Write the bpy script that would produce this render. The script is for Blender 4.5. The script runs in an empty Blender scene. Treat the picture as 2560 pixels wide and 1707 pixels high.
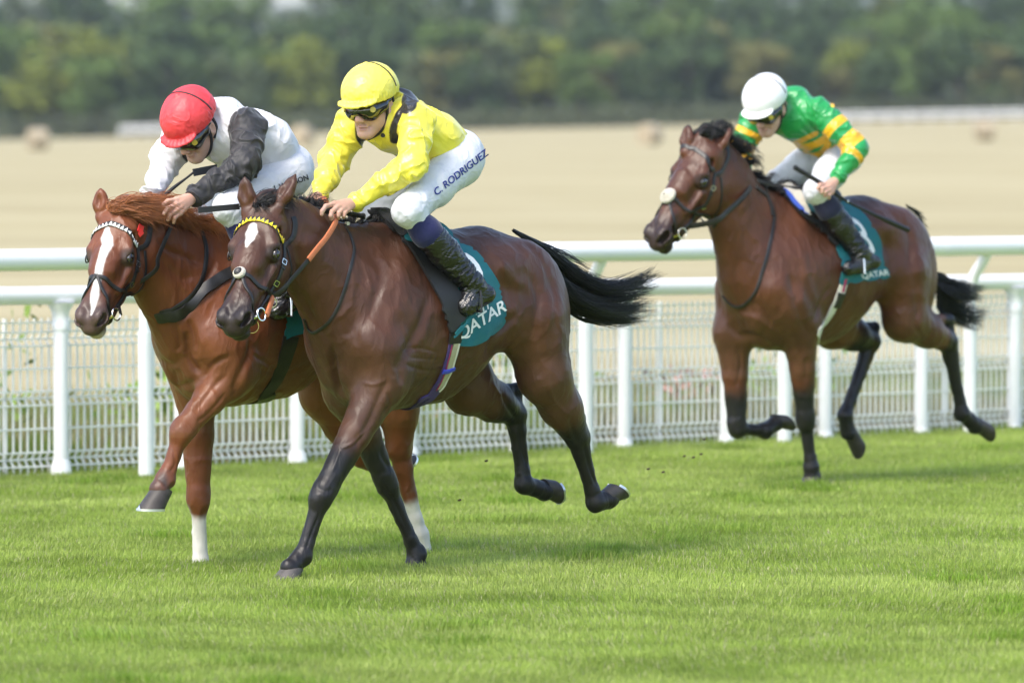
import bpy, math, random
import numpy as np
from mathutils import Vector, Matrix
from mathutils.bvhtree import BVHTree

# ---------------------------------------------------------------- camera, sky, sun, exposure
SC = bpy.context.scene
COL = SC.collection
FOC = 14222.0                                   # focal length in pixels of a 2560 px wide frame (200 mm lens)
PITCH = math.atan(538.5 / FOC)
CAM_H = 2.0
cd = bpy.data.cameras.new('camera')
cam = bpy.data.objects.new('camera', cd)
COL.objects.link(cam)
cam.location = (0, 0, CAM_H)
cam.rotation_euler = (math.radians(90) - PITCH, 0, 0)
cd.sensor_width = 36.0
cd.lens = 36.0 * FOC / 2560.0
cd.clip_start = 0.5
cd.clip_end = 6000
cd.dof.use_dof = True
cd.dof.focus_distance = 25.5
cd.dof.aperture_fstop = 2.9
SC.camera = cam

SUN_EL, SUN_AZ = math.radians(52), math.radians(-140)   # azimuth from +Y clockwise: behind and left of the camera
w = bpy.data.worlds.new('World'); SC.world = w; w.use_nodes = True
nt = w.node_tree
sky = nt.nodes.new('ShaderNodeTexSky'); sky.sky_type = 'NISHITA'; sky.sun_disc = False
sky.sun_elevation = SUN_EL; sky.sun_rotation = SUN_AZ
sky.air_density = 1.0; sky.dust_density = 2.2; sky.ozone_density = 1.0
nt.links.new(sky.outputs[0], nt.nodes['Background'].inputs[0])
nt.nodes['Background'].inputs[1].default_value = 0.15
sd = bpy.data.lights.new('sun', 'SUN'); sd.energy = 1.5; sd.angle = math.radians(22); sd.color = (1.0, 0.94, 0.84)
so = bpy.data.objects.new('sun', sd); COL.objects.link(so)
sdir = Vector((math.sin(SUN_AZ) * math.cos(SUN_EL), math.cos(SUN_AZ) * math.cos(SUN_EL), math.sin(SUN_EL)))
so.rotation_euler = sdir.to_track_quat('Z', 'Y').to_euler(); so.location = sdir * 60
vs = SC.view_settings
SC.display_settings.display_device = 'sRGB'
vs.view_transform = 'Standard'; vs.look = 'None'; vs.exposure = 1.3; vs.gamma = 1.0; vs.use_curve_mapping = False
SC.cycles.max_bounces = 6
SC.cycles.diffuse_bounces = 3

rnd = random.Random(7)
rng = np.random.default_rng(7)

# ---------------------------------------------------------------- numpy noise
def _hash(i, j, k, seed):
    n = (i * 374761393 + j * 668265263 + k * 2147483647 + seed * 1274126177) & 0xffffffff
    n = ((n ^ (n >> 13)) * 1274126177) & 0xffffffff
    return ((n ^ (n >> 16)) & 0xffff) / 65535.0
def vnoise(P, seed=0):
    P = np.asarray(P, float)
    f = np.floor(P); u = P - f; u = u * u * (3 - 2 * u); f = f.astype(np.int64)
    r = 0
    for a in (0, 1):
        for b in (0, 1):
            for c in (0, 1):
                wgt = (u[:, 0] if a else 1 - u[:, 0]) * (u[:, 1] if b else 1 - u[:, 1]) * (u[:, 2] if c else 1 - u[:, 2])
                r = r + wgt * _hash(f[:, 0] + a, f[:, 1] + b, f[:, 2] + c, seed)
    return r
def fbm(P, seed=0, oct=3):
    P = np.asarray(P, float); r = 0; a = .5; t = 0
    for o in range(oct):
        r = r + a * vnoise(P * 2 ** o, seed + o); t += a; a *= .5
    return r / t
def sstep(a, b, x):
    t = np.clip((x - a) / (b - a), 0, 1)
    return t * t * (3 - 2 * t)
def V3(*a):
    return np.array(a[0] if len(a) == 1 else a, float)
def unit(v):
    v = np.asarray(v, float); return v / np.linalg.norm(v)
def dseg(P, a, b):
    a, b = V3(a), V3(b); ab = b - a
    t = np.clip(((P - a) @ ab) / (ab @ ab), 0, 1)
    return np.linalg.norm(P - a - t[:, None] * ab, axis=1), t

# ---------------------------------------------------------------- implicit surface modelling
class Field:
    """smooth union of tapered capsules and ellipsoids, meshed with surface nets"""
    def __init__(s, h=0.006): s.h = h; s.ops = []
    def rc(s, a, b, ra, rb, k=.03, lat=None, s_lat=1.0, sub=False):
        s.ops.append(('rc', V3(a), V3(b), ra, rb, k, None if lat is None else unit(lat), s_lat, sub)); return s
    def chain(s, pts, k=.03, **kw):
        for (a, ra), (b, rb) in zip(pts, pts[1:]): s.rc(a, b, ra, rb, k, **kw)
        return s
    def el(s, c, r, k=.03, ax=None, sub=False):
        R = np.eye(3) if ax is None else np.array([unit(x) for x in ax])
        s.ops.append(('el', V3(c), V3(r), R, k, sub)); return s
    @staticmethod
    def _ev(op, P):
        if op[0] == 'rc':
            _, a, b, ra, rb, k, lat, sl, sub = op
            q = P - a; ab = b - a
            if lat is not None and sl != 1.0:
                g = (1 / sl - 1)
                q = q + (q @ lat)[..., None] * (g * lat); ab = ab + (ab @ lat) * g * lat
            L2 = ab @ ab
            t = np.clip((q @ ab) / L2, 0, 1)
            d = np.sqrt(((q - t[..., None] * ab) ** 2).sum(-1)) - (ra + (rb - ra) * t)
            return d * min(1.0, sl) if lat is not None else d
        _, c, r, R, k, sub = op
        q = (P - c) @ R.T
        k0 = np.sqrt(((q / r) ** 2).sum(-1)); k1 = np.sqrt(((q / (r * r)) ** 2).sum(-1))
        return k0 * (k0 - 1.0) / np.maximum(k1, 1e-6)
    def _bb(s, op):
        if op[0] == 'rc':
            _, a, b, ra, rb, k, lat, sl, sub = op
            m = max(ra, rb) * max(1.0, sl)
            return np.minimum(a, b) - m, np.maximum(a, b) + m, k
        _, c, r, R, k, sub = op
        e = np.sqrt(((R.T * r) ** 2).sum(1))
        return c - e, c + e, k
    def grid(s, pad=.03):
        bbs = [s._bb(o) for o in s.ops if not o[-1]]
        lo = np.min([b[0] for b in bbs], 0) - pad; hi = np.max([b[1] for b in bbs], 0) + pad
        n = np.ceil((hi - lo) / s.h).astype(int) + 1
        F = np.full(n, 1.0, np.float32)
        ax = [(lo[i] + s.h * np.arange(n[i])).astype(np.float32) for i in range(3)]
        for op in s.ops:
            b0, b1, k = s._bb(op); m = k + 2 * s.h + .01
            i0 = np.maximum(((b0 - m - lo) / s.h).astype(int), 0); i1 = np.minimum(((b1 + m - lo) / s.h).astype(int) + 2, n)
            if (i1 <= i0).any(): continue
            X, Y, Z = np.meshgrid(ax[0][i0[0]:i1[0]], ax[1][i0[1]:i1[1]], ax[2][i0[2]:i1[2]], indexing='ij')
            d = s._ev(op, np.stack([X, Y, Z], -1)).astype(np.float32)
            sl = tuple(slice(i0[i], i1[i]) for i in range(3))
            f = F[sl]; k = max(k, 1e-4)
            if op[-1]:
                hh = np.maximum(k - np.abs(f + d), 0) / k
                F[sl] = np.maximum(f, -d) + hh * hh * k * .25
            else:
                hh = np.maximum(k - np.abs(f - d), 0) / k
                F[sl] = np.minimum(f, d) - hh * hh * k * .25
        return F, lo
    def mesh(s):
        F, lo = s.grid(); h = s.h
        S = (F < 0)
        c = np.zeros(tuple(x - 1 for x in F.shape), np.int8)
        for a in (0, 1):
            for b in (0, 1):
                for d in (0, 1):
                    c += S[a:F.shape[0] - 1 + a, b:F.shape[1] - 1 + b, d:F.shape[2] - 1 + d]
        M = (c > 0) & (c < 8)
        I = np.argwhere(M)
        idm = np.full(c.shape, -1, np.int32); idm[M] = np.arange(len(I))
        cs = [(a, b, d) for a in (0, 1) for b in (0, 1) for d in (0, 1)]
        vals = np.stack([F[I[:, 0] + a, I[:, 1] + b, I[:, 2] + d] for a, b, d in cs], 1)
        acc = np.zeros((len(I), 3)); cnt = np.zeros(len(I))
        for i in range(8):
            for j in range(i + 1, 8):
                df = np.array(cs[j]) - np.array(cs[i])
                if abs(df).sum() != 1: continue
                v0, v1 = vals[:, i], vals[:, j]
                x = (v0 < 0) != (v1 < 0)
                t = np.where(x, v0 / np.where(x, v0 - v1, 1), 0)
                acc += np.where(x[:, None], np.array(cs[i]) + t[:, None] * df, 0); cnt += x
        Vv = lo + (I + acc / cnt[:, None]) * h
        quads = []
        n = F.shape
        for axis in range(3):
            o1, o2 = [(1, 2), (2, 0), (0, 1)][axis]
            A = S[tuple(slice(0, n[i] - 1) if i == axis else slice(1, n[i] - 1) for i in range(3))]
            B = S[tuple(slice(1, n[i]) if i == axis else slice(1, n[i] - 1) for i in range(3))]
            E = np.argwhere(A != B)
            if not len(E): continue
            fl = A[E[:, 0], E[:, 1], E[:, 2]]
            G = E.copy()
            for i in range(3):
                if i != axis: G[:, i] += 1
            def cell(d1, d2):
                Q = G.copy(); Q[:, o1] += d1; Q[:, o2] += d2
                return idm[Q[:, 0], Q[:, 1], Q[:, 2]]
            q = np.stack([cell(-1, -1), cell(0, -1), cell(0, 0), cell(-1, 0)], 1)
            q[~fl] = q[~fl][:, ::-1]
            quads.append(q)
        Q = np.concatenate(quads); Q = Q[(Q >= 0).all(1)]
        return Vv, Q

def vnormals(V, Q):
    n = np.cross(V[Q[:, 2]] - V[Q[:, 0]], V[Q[:, 3 if Q.shape[1] > 3 else 2]] - V[Q[:, 1]])
    N = np.zeros_like(V)
    for i in range(Q.shape[1]): np.add.at(N, Q[:, i], n)
    return N / np.maximum(np.linalg.norm(N, axis=1), 1e-9)[:, None]

# ---------------------------------------------------------------- objects
def new_mesh(name, V, Q, mat=None, col=None, smooth=True, uv=None, matidx=None):
    me = bpy.data.meshes.new(name)
    V = np.asarray(V, np.float32)
    if isinstance(Q, np.ndarray):
        me.vertices.add(len(V)); me.vertices.foreach_set('co', V.ravel())
        k = Q.shape[1]
        me.loops.add(Q.size); me.loops.foreach_set('vertex_index', Q.astype(np.int32).ravel())
        me.polygons.add(len(Q)); me.polygons.foreach_set('loop_start', np.arange(0, Q.size, k, dtype=np.int32))
        me.update(calc_edges=True)
    else:
        me.from_pydata([tuple(map(float, v)) for v in V], [], Q)
    me.validate()
    if smooth: me.polygons.foreach_set('use_smooth', np.ones(len(me.polygons), bool))
    if col is not None:
        a = me.attributes.new('Col', 'FLOAT_COLOR', 'POINT')
        cc = np.ones((len(V), 4), np.float32); cc[:, :3] = col; a.data.foreach_set('color', cc.ravel())
    if mat is not None:
        for m in (mat if isinstance(mat, (list, tuple)) else [mat]): me.materials.append(m)
    if matidx is not None: me.polygons.foreach_set('material_index', np.asarray(matidx, np.int32))
    return me
def link(name, me, parent=None, label=None, cat=None, group=None, kind=None, loc=None):
    o = bpy.data.objects.new(name, me); COL.objects.link(o)
    if parent is not None: o.parent = parent
    if label: o['label'] = label
    if cat: o['category'] = cat
    if group: o['group'] = group
    if kind: o['kind'] = kind
    if loc is not None: o.location = loc
    return o
def copy_tree(root, loc=None, rz=None, label=None, sc=None):
    r = root.copy(); COL.objects.link(r)
    for ch in list(root.children):
        c = ch.copy(); COL.objects.link(c); c.parent = r
        for g in list(ch.children):
            d = g.copy(); COL.objects.link(d); d.parent = c
    if loc is not None: r.location = loc
    if rz is not None: r.rotation_euler = (0, 0, rz)
    if sc is not None: r.scale = sc
    if label: r['label'] = label
    return r

class MB:
    """collects simple solids into one mesh"""
    def __init__(s): s.v = []; s.f = []
    def add(s, V, F):
        o = len(s.v); s.v += [tuple(map(float, x)) for x in V]; s.f += [tuple(i + o for i in q) for q in F]; return s
    def box(s, c, d, R=None):
        c = V3(c); d = V3(d) / 2
        P = np.array([[x, y, z] for x in (-1, 1) for y in (-1, 1) for z in (-1, 1)]) * d
        if R is not None: P = P @ np.array(R)
        return s.add(P + c, [(0, 1, 3, 2), (4, 6, 7, 5), (0, 4, 5, 1), (2, 3, 7, 6), (0, 2, 6, 4), (1, 5, 7, 3)])
    def tube(s, pts, r, n=10, cap=True, sq=None):
        pts = np.array([V3(p) for p in pts]); m = len(pts)
        r = np.full(m, r) if np.isscalar(r) else np.array(r)
        T = np.gradient(pts, axis=0) if m > 2 else np.repeat([pts[-1] - pts[0]], m, 0)
        up = V3(0, 0, 1) if abs(unit(T[0])[2]) < .9 else V3(1, 0, 0)
        V = []
        for i in range(m):
            t = unit(T[i]); a = unit(np.cross(t, up)); up2 = np.cross(a, t); up = up2
            for j in range(n):
                an = 2 * math.pi * j / n
                V.append(pts[i] + r[i] * (math.cos(an) * a + math.sin(an) * up2 * (sq or 1)))
        F = [(i * n + j, i * n + (j + 1) % n, (i + 1) * n + (j + 1) % n, (i + 1) * n + j) for i in range(m - 1) for j in range(n)]
        if cap: F += [tuple(range(n))[::-1], tuple((m - 1) * n + j for j in range(n))]
        return s.add(V, F)
    def build(s, name, mat, parent=None, smooth=True, **kw):
        me = bpy.data.meshes.new(name); me.from_pydata(s.v, [], s.f); me.validate()
        for m in (mat if isinstance(mat, (list, tuple)) else [mat]): me.materials.append(m)
        if smooth:
            me.polygons.foreach_set('use_smooth', np.ones(len(me.polygons), bool))
            try: me.set_sharp_from_angle(angle=math.radians(42))
            except Exception: pass
        return link(name, me, parent, **kw)

def crom(pts, n=8, closed=False):
    P = [V3(p) for p in pts]; out = []; m = len(P)
    rngi = range(m) if closed else range(m - 1)
    for i in rngi:
        if closed: p0, p1, p2, p3 = P[i - 1], P[i], P[(i + 1) % m], P[(i + 2) % m]
        else: p0, p1, p2, p3 = P[max(i - 1, 0)], P[i], P[i + 1], P[min(i + 2, m - 1)]
        for k in range(n):
            t = k / n
            out.append(.5 * ((2 * p1) + (-p0 + p2) * t + (2 * p0 - 5 * p1 + 4 * p2 - p3) * t * t + (-p0 + 3 * p1 - 3 * p2 + p3) * t ** 3))
    if not closed: out.append(P[-1])
    return np.array(out)

# ---------------------------------------------------------------- materials
def mat(name, base=(.5, .5, .5), rough=.6, spec=.5, metal=0, var=0, vscale=20, bump=0, bscale=60, attr=False, sheen=0, coat=0,
        bstretch=None, subsurf=0, transm=0, var_rough=0, vcol=None, ridge=0, rscale=9):
    m = bpy.data.materials.new(name); m.use_nodes = True
    n = m.node_tree.nodes; l = m.node_tree.links; b = n['Principled BSDF']
    b.inputs['Roughness'].default_value = rough; b.inputs['Metallic'].default_value = metal
    b.inputs['Specular IOR Level'].default_value = spec
    b.inputs['Base Color'].default_value = (*base, 1)
    if sheen: b.inputs['Sheen Weight'].default_value = sheen; b.inputs['Sheen Roughness'].default_value = .4
    if coat: b.inputs['Coat Weight'].default_value = coat; b.inputs['Coat Roughness'].default_value = .12
    if subsurf:
        b.inputs['Subsurface Weight'].default_value = subsurf; b.inputs['Subsurface Radius'].default_value = (.012, .005, .003)
        b.inputs['Subsurface Scale'].default_value = 1
    if transm: b.inputs['Transmission Weight'].default_value = transm
    tc = n.new('ShaderNodeTexCoord')
    src = None
    if attr:
        a = n.new('ShaderNodeAttribute'); a.attribute_name = 'Col'; src = a.outputs['Color']
    if var:
        no = n.new('ShaderNodeTexNoise'); no.inputs['Scale'].default_value = vscale; no.inputs['Detail'].default_value = 5
        l.new(tc.outputs['Object'], no.inputs['Vector'])
        mr = n.new('ShaderNodeMapRange'); mr.inputs['From Min'].default_value = .25; mr.inputs['From Max'].default_value = .75
        mr.inputs['To Min'].default_value = 1 - var; mr.inputs['To Max'].default_value = 1 + var
        l.new(no.outputs['Fac'], mr.inputs['Value'])
        mx = n.new('ShaderNodeVectorMath'); mx.operation = 'SCALE'
        if src: l.new(src, mx.inputs[0])
        else: mx.inputs[0].default_value = base
        l.new(mr.outputs[0], mx.inputs['Scale']); src = mx.outputs[0]
        if vcol:
            mc = n.new('ShaderNodeMix'); mc.data_type = 'RGBA'
            n2 = n.new('ShaderNodeTexNoise'); n2.inputs['Scale'].default_value = vscale * .4; n2.inputs['Detail'].default_value = 6
            l.new(tc.outputs['Object'], n2.inputs['Vector'])
            r2 = n.new('ShaderNodeMapRange'); r2.inputs['From Min'].default_value = .4; r2.inputs['From Max'].default_value = .62
            l.new(n2.outputs['Fac'], r2.inputs['Value']); l.new(r2.outputs[0], mc.inputs['Factor'])
            l.new(src, mc.inputs[6]); mc.inputs[7].default_value = (*vcol, 1); src = mc.outputs[2]
    if src: l.new(src, b.inputs['Base Color'])
    if bump:
        mp = n.new('ShaderNodeMapping'); l.new(tc.outputs['Object'], mp.inputs['Vector'])
        if bstretch: mp.inputs['Scale'].default_value = bstretch
        nb = n.new('ShaderNodeTexNoise'); nb.inputs['Scale'].default_value = bscale; nb.inputs['Detail'].default_value = 4
        l.new(mp.outputs[0], nb.inputs['Vector'])
        bp = n.new('ShaderNodeBump'); bp.inputs['Strength'].default_value = 1; bp.inputs['Distance'].default_value = bump
        l.new(nb.outputs['Fac'], bp.inputs['Height']); l.new(bp.outputs[0], b.inputs['Normal'])
        if ridge:                                   # sharp creases of thin cloth
            nr = n.new('ShaderNodeTexNoise'); nr.inputs['Scale'].default_value = rscale; nr.inputs['Detail'].default_value = 2.5; nr.inputs['Distortion'].default_value = .8
            l.new(mp.outputs[0], nr.inputs['Vector'])
            m1 = n.new('ShaderNodeMath'); m1.operation = 'MULTIPLY_ADD'; m1.inputs[1].default_value = 2; m1.inputs[2].default_value = -1; l.new(nr.outputs['Fac'], m1.inputs[0])
            m2 = n.new('ShaderNodeMath'); m2.operation = 'ABSOLUTE'; l.new(m1.outputs[0], m2.inputs[0])
            m3 = n.new('ShaderNodeMath'); m3.operation = 'SUBTRACT'; m3.inputs[0].default_value = 1; l.new(m2.outputs[0], m3.inputs[1])
            m4 = n.new('ShaderNodeMath'); m4.operation = 'POWER'; m4.inputs[1].default_value = 5; l.new(m3.outputs[0], m4.inputs[0])
            b2 = n.new('ShaderNodeBump'); b2.inputs['Strength'].default_value = 1; b2.inputs['Distance'].default_value = ridge
            l.new(m4.outputs[0], b2.inputs['Height']); l.new(bp.outputs[0], b2.inputs['Normal']); l.new(b2.outputs[0], b.inputs['Normal'])
    return m

# ---------------------------------------------------------------- frames: a horse stands in a frame x = forward, y = its left, z = up
def cam_ray(px, py):
    x = (px - 1280) / FOC; z = -(py - 853.5) / FOC; c, s = math.cos(PITCH), math.sin(PITCH)
    return V3(x, c + s * z, -s + c * z)
def at(px, py, Y):
    d = cam_ray(px, py); return V3(0, 0, CAM_H) + d * (Y / d[1])
def ground(px, py, z=0):
    d = cam_ray(px, py); return V3(0, 0, CAM_H) + d * ((z - CAM_H) / d[2])
class Frame:
    def __init__(s, ox, oy, a):
        a = math.radians(a); s.o = V3(ox, oy, 0); s.h = V3(-math.cos(a), -math.sin(a), 0); s.l = V3(math.sin(a), -math.cos(a), 0)
        s.rz = math.atan2(s.h[1], s.h[0])
        s.R = np.array([s.h, s.l, [0, 0, 1]])            # world -> local rows
    def q(s, p, w):
        """local point whose sideways offset is w and that a sight line through p reaches"""
        d = cam_ray(*p)
        k = (w + s.o @ s.l) / (d @ s.l)
        return s.R @ (V3(0, 0, CAM_H) + k * d - s.o)
    def dir(s, v): return s.R @ V3(v)
    def world(s, p): return s.o + V3(p) @ s.R

# ---------------------------------------------------------------- crop helpers: pixel readings of the photograph
cA = lambda x, y: (180 + .3061 * x, 400 + .3061 * y)
cB = lambda x, y: (500 + .3826 * x, 400 + .3826 * y)
cC = lambda x, y: (340 + .3827 * x, 120 + .3827 * y)
cD = lambda x, y: (1000 + .3189 * x, 500 + .3189 * y)
cE = lambda x, y: (300 + .4464 * x, 800 + .4464 * y)
cF = lambda x, y: (1050 + .3188 * x, 850 + .3188 * y)
cG = lambda x, y: (1580 + .3507 * x, 150 + .3507 * y)
cH = lambda x, y: (1700 + .4783 * x, 500 + .4783 * y)

FR1 = Frame(-.37, 25.73, 42.5)
FR2 = Frame(-1.349, 25.91, 42.5)
FR3 = Frame(1.616, 31.73, 42.5)

# ---------------------------------------------------------------- materials of the animals and their tack
M_coat = mat('coat_hair', attr=True, rough=.42, spec=.36, var=.18, vscale=9, bump=.0009, bscale=170, bstretch=(1, 1, .5), sheen=.03, ridge=.0016, rscale=11)
M_eye = mat('eye_gloss', (.012, .007, .005), rough=.06, spec=.8, coat=1)
M_eyelid = mat('eyelid_skin', (.02, .015, .014), rough=.45)
M_hoof = mat('hoof_horn', (.085, .075, .07), rough=.55, var=.35, vscale=30, bump=.001, bscale=60, bstretch=(1, 1, 6))
M_hoofd = mat('dark_hoof_horn', (.045, .038, .033), rough=.5, var=.35, vscale=30, bump=.001, bscale=60, bstretch=(1, 1, 6))
M_shoe = mat('racing_plate', (.75, .76, .76), rough=.3, metal=.85)
M_leather = mat('black_leather', (.014, .013, .013), rough=.42, var=.3, vscale=40, bump=.0006, bscale=200)
M_steel = mat('polished_steel', (.75, .75, .72), rough=.16, metal=1)
M_brass = mat('brass', (.75, .58, .28), rough=.25, metal=1)
M_rubber = mat('rubber', (.018, .018, .019), rough=.6)
M_orange = mat('orange_rein_rubber', (.55, .17, .07), rough=.6, var=.12, vscale=80, bump=.001, bscale=300)
M_fleece = mat('sheepskin', (.52, .48, .40), rough=.95, var=.15, vscale=90, bump=.006, bscale=160, sheen=.5)
M_yellow_gloss = mat('yellow_patent', (.85, .65, .03), rough=.35)
M_white_gloss = mat('white_patent', (.78, .78, .76), rough=.35)
M_red_gloss = mat('red_patent', (.65, .03, .03), rough=.35)
M_teal = mat('teal_cloth', (.004, .125, .155), rough=.75, var=.1, vscale=14, bump=.004, bscale=22, sheen=.15)
M_print = mat('white_print', (.8, .8, .8), rough=.7)
M_pad = mat('black_neoprene', (.013, .013, .014), rough=.5, sheen=.08, bump=.001, bscale=300)
M_mesh_pad = mat('grip_pad', (.018, .018, .02), rough=.6, bump=.008, bscale=230)
M_blue_pad = mat('blue_pad', (.03, .08, .42), rough=.6, bump=.004, bscale=200)
M_webk = mat('girth_elastic', (.40, .37, .24), rough=.85, var=.1, vscale=60)
M_webw = mat('girth_light_stripe', (.62, .6, .5), rough=.85)
M_webp = mat('girth_purple', (.07, .045, .17), rough=.8)
M_webr = mat('girth_red', (.32, .03, .09), rough=.8)
M_blue = mat('blue_keeper', (.05, .07, .55), rough=.5)
M_bone = mat('pale_button', (.7, .66, .5), rough=.5)

def smoothmask(V, segs, r0, r1):
    d = np.min([dseg(V, a, b)[0] for a, b in segs], 0)
    return 1 - sstep(r0, r1, d)

def head_frame(poll, axis_yaw_n, nose):
    """poll, nose tip: local points; n0: direction the forehead roughly faces"""
    a = unit(nose - poll)
    L = unit(np.cross(a, axis_yaw_n)); N = unit(np.cross(L, a))
    return a, L, N

class Head:
    """x = animal's left, y = poll to muzzle, z = out of the face"""
    def __init__(s, poll, a, L, N, sc=1.0): s.o = V3(poll); s.a = a; s.L = L; s.N = N; s.sc = sc; s.ax = [L, a, N]; s.wx = 1.17
    def p(s, x, y, z): return s.o + s.sc * (x * s.wx * s.L + y * s.a + z * s.N)
    def inv(s, P): d = (np.asarray(P) - s.o) / s.sc; return np.stack([d @ s.L / s.wx, d @ s.a, d @ s.N], -1)

def add_horse_head(F, H, ears, nostril_open=1.0):
    p, sc = H.p, H.sc
    el = lambda c, r, k=.025, ax=None, sub=False: F.el(p(*c), np.array(r) * sc * (V3(1.12, 1, 1) if ax is None else 1), k, ax or H.ax, sub)
    rc = lambda a, b, ra, rb, k=.025, sl=1.0, sub=False: F.rc(p(*a), p(*b), ra * sc, rb * sc, k, H.L, sl * 1.08, sub)
    el((0, .085, -.080), (.088, .11, .09), .03)                  # cranium
    rc((0, .06, -.050), (0, .30, -.015), .060, .046, .03, 1.35)  # forehead
    rc((0, .17, -.100), (0, .49, -.060), .100, .060, .03, .80)   # face wedge
    rc((0, .22, .005), (0, .47, -.022), .030, .026, .02, 1.15)   # nasal bone
    for s in (-1, 1):
        rc((s * .050, .10, -.030), (s * .078, .185, -.030), .026, .026, .022)   # brow ridge
        el((s * .076, .212, -.052), (.024, .036, .030), .020)                   # orbit
        el((s * .052, .200, -.168), (.046, .125, .100), .03)                    # jowl
        rc((s * .074, .26, -.088), (s * .057, .375, -.082), .014, .010, .02)   # facial crest
        el((s * .070, .120, -.045), (.012, .035, .020), .02, sub=True)          # temple hollow
        el((s * .080, .34, -.045), (.010, .07, .016), .03, sub=True)            # hollow under the crest
        rc((s * .028, .42, -.030), (s * .040, .515, -.024), .018, .024, .016)   # nostril wing
        el((s * .042, .543, -.033), (.034, .043, .040), .014)
        rc((s * .035, .30, -.165), (s * .022, .47, -.125), .032, .026, .025)    # jaw bar
    el((0, .545, -.062), (.052, .055, .05), .02)                 # muzzle
    el((0, .583, -.066), (.044, .028, .032), .012)               # upper lip
    el((0, .562, -.114), (.036, .038, .027), .012)               # lower lip
    rc((0, .30, -.15), (0, .50, -.115), .040, .032, .03)
    el((0, .600, -.0925), (.055, .05, .0055), .006, sub=True)    # mouth line
    for s in (-1, 1):
        ax = [unit(H.L * s * .8 + H.N * .6), unit(np.cross(unit(H.L * s * .8 + H.N * .6), unit(H.a + .3 * H.N))), unit(H.a + .3 * H.N)]
        c = (s * .054, .556, -.024)
        F.el(p(*c), V3(.027, .016, .028) * sc * nostril_open, .008, [unit(H.L * s * .75 + H.a * .35 + H.N * .55), unit(np.cross(H.a + .25 * H.N, H.L * s * .75 + H.N * .55)), unit(H.a + .25 * H.N)], True)
        F.el(p(s * .088, .213, -.046), V3(.022, .023, .016) * sc, .010, H.ax, True)   # eye socket
    for base, tip in ears:
        ax2 = unit(tip - base); ln = np.linalg.norm(tip - base)
        side = unit(np.cross(ax2, H.N)); nn = unit(np.cross(side, ax2))
        mid = base + ax2 * ln * .46
        F.rc(base - ax2 * .03, p(0, .03, -.06), .026 * sc, .05 * sc, .03)
        for u0, u1, r0, r1 in ((-.15, .35, .025, .037), (.35, .70, .038, .026), (.70, 1.04, .026, .002)):
            F.rc(base + ax2 * ln * u0, base + ax2 * ln * u1, r0 * sc, r1 * sc, .01, nn, .62)
        F.el(mid + nn * .026 * sc + ax2 * .004, V3(.017 * sc, .017 * sc, ln * .36), .010, [side, nn, ax2], True)

def torso(F, tm, zs, W=1.0):
    """tm maps template t -> local x; zs scales heights"""
    P = lambda t, w_, z: V3(tm(t), w_ * W, z * zs)
    lat = (0, 1, 0)
    F.rc(P(.30, 0, 1.10), P(-.02, 0, 1.14), .365 * zs, .34 * zs, .05, lat, .74)          # rib cage
    F.rc(P(-.02, 0, 1.15), P(-.33, 0, 1.26), .34 * zs, .225 * zs, .06, lat, .82)
    F.rc(P(.40, 0, .875), P(.0, 0, .88), .125 * zs, .12 * zs, .08)                         # breastbone
    F.rc(P(.44, 0, 1.43), P(.10, 0, 1.42), .125 * zs, .125 * zs, .08, lat, .62)          # withers
    F.rc(P(.1, 0, 1.35), P(-.28, 0, 1.345), .165 * zs, .175 * zs, .08, lat, 1.0)         # loin
    F.rc(P(-.28, 0, 1.325), P(-.50, 0, 1.30), .20 * zs, .17 * zs, .06, lat, 1.02)        # croup
    F.rc(P(-.50, 0, 1.36), P(-.60, 0, 1.35), .11, .06, .06)                              # dock root
    F.el(P(.43, 0, 1.05), V3(.15, .16, .25) * zs, .05)                                     # breast
    for s in (-1, 1):
        F.rc(P(.24, s * .095, 1.45), P(.48, s * .145, 1.06), .075 * zs, .105 * zs, .04)    # shoulder blade
        F.rc(P(.49, s * .135, 1.05), P(.38, s * .165, .93), .095 * zs, .105 * zs, .035)    # upper arm
        F.el(P(.28, s * .165, 1.04), V3(.17, .085, .19) * zs, .030)                        # triceps
        F.el(P(.525, s * .072, .95), V3(.075, .07, .13) * zs, .018)                         # pectorals
        F.el(P(-.26, s * .165, 1.37), V3(.10, .06, .05) * zs, .09)                         # hip point
        F.el(P(-.44, s * .120, 1.215 + (.04 if s < 0 else 0)), V3(.235, .125, .26 if s > 0 else .215) * zs, .06)                        # haunch
        F.el(P(-.575, s * .105, 1.10 + (.09 if s < 0 else 0)), V3(.165, .110, .27 if s > 0 else .20) * zs, .06)                       # buttock
        F.rc(P(-.13, s * .12, 1.11), P(-.30, s * .14, 1.135), .11 * zs, .10 * zs, .08)       # flank
        F.rc(P(-.06, s * .285, 1.30), P(-.22, s * .29, 1.12), .02, .03, .06, sub=True)      # flank hollow
    return P

def limb(F, pts, k=.02, lat=None, sl=1.0):
    for (a, ra), (b, rb) in zip(pts, pts[1:]): F.rc(a, b, ra, rb, k if ra < .08 else .055, lat, sl)

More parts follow.
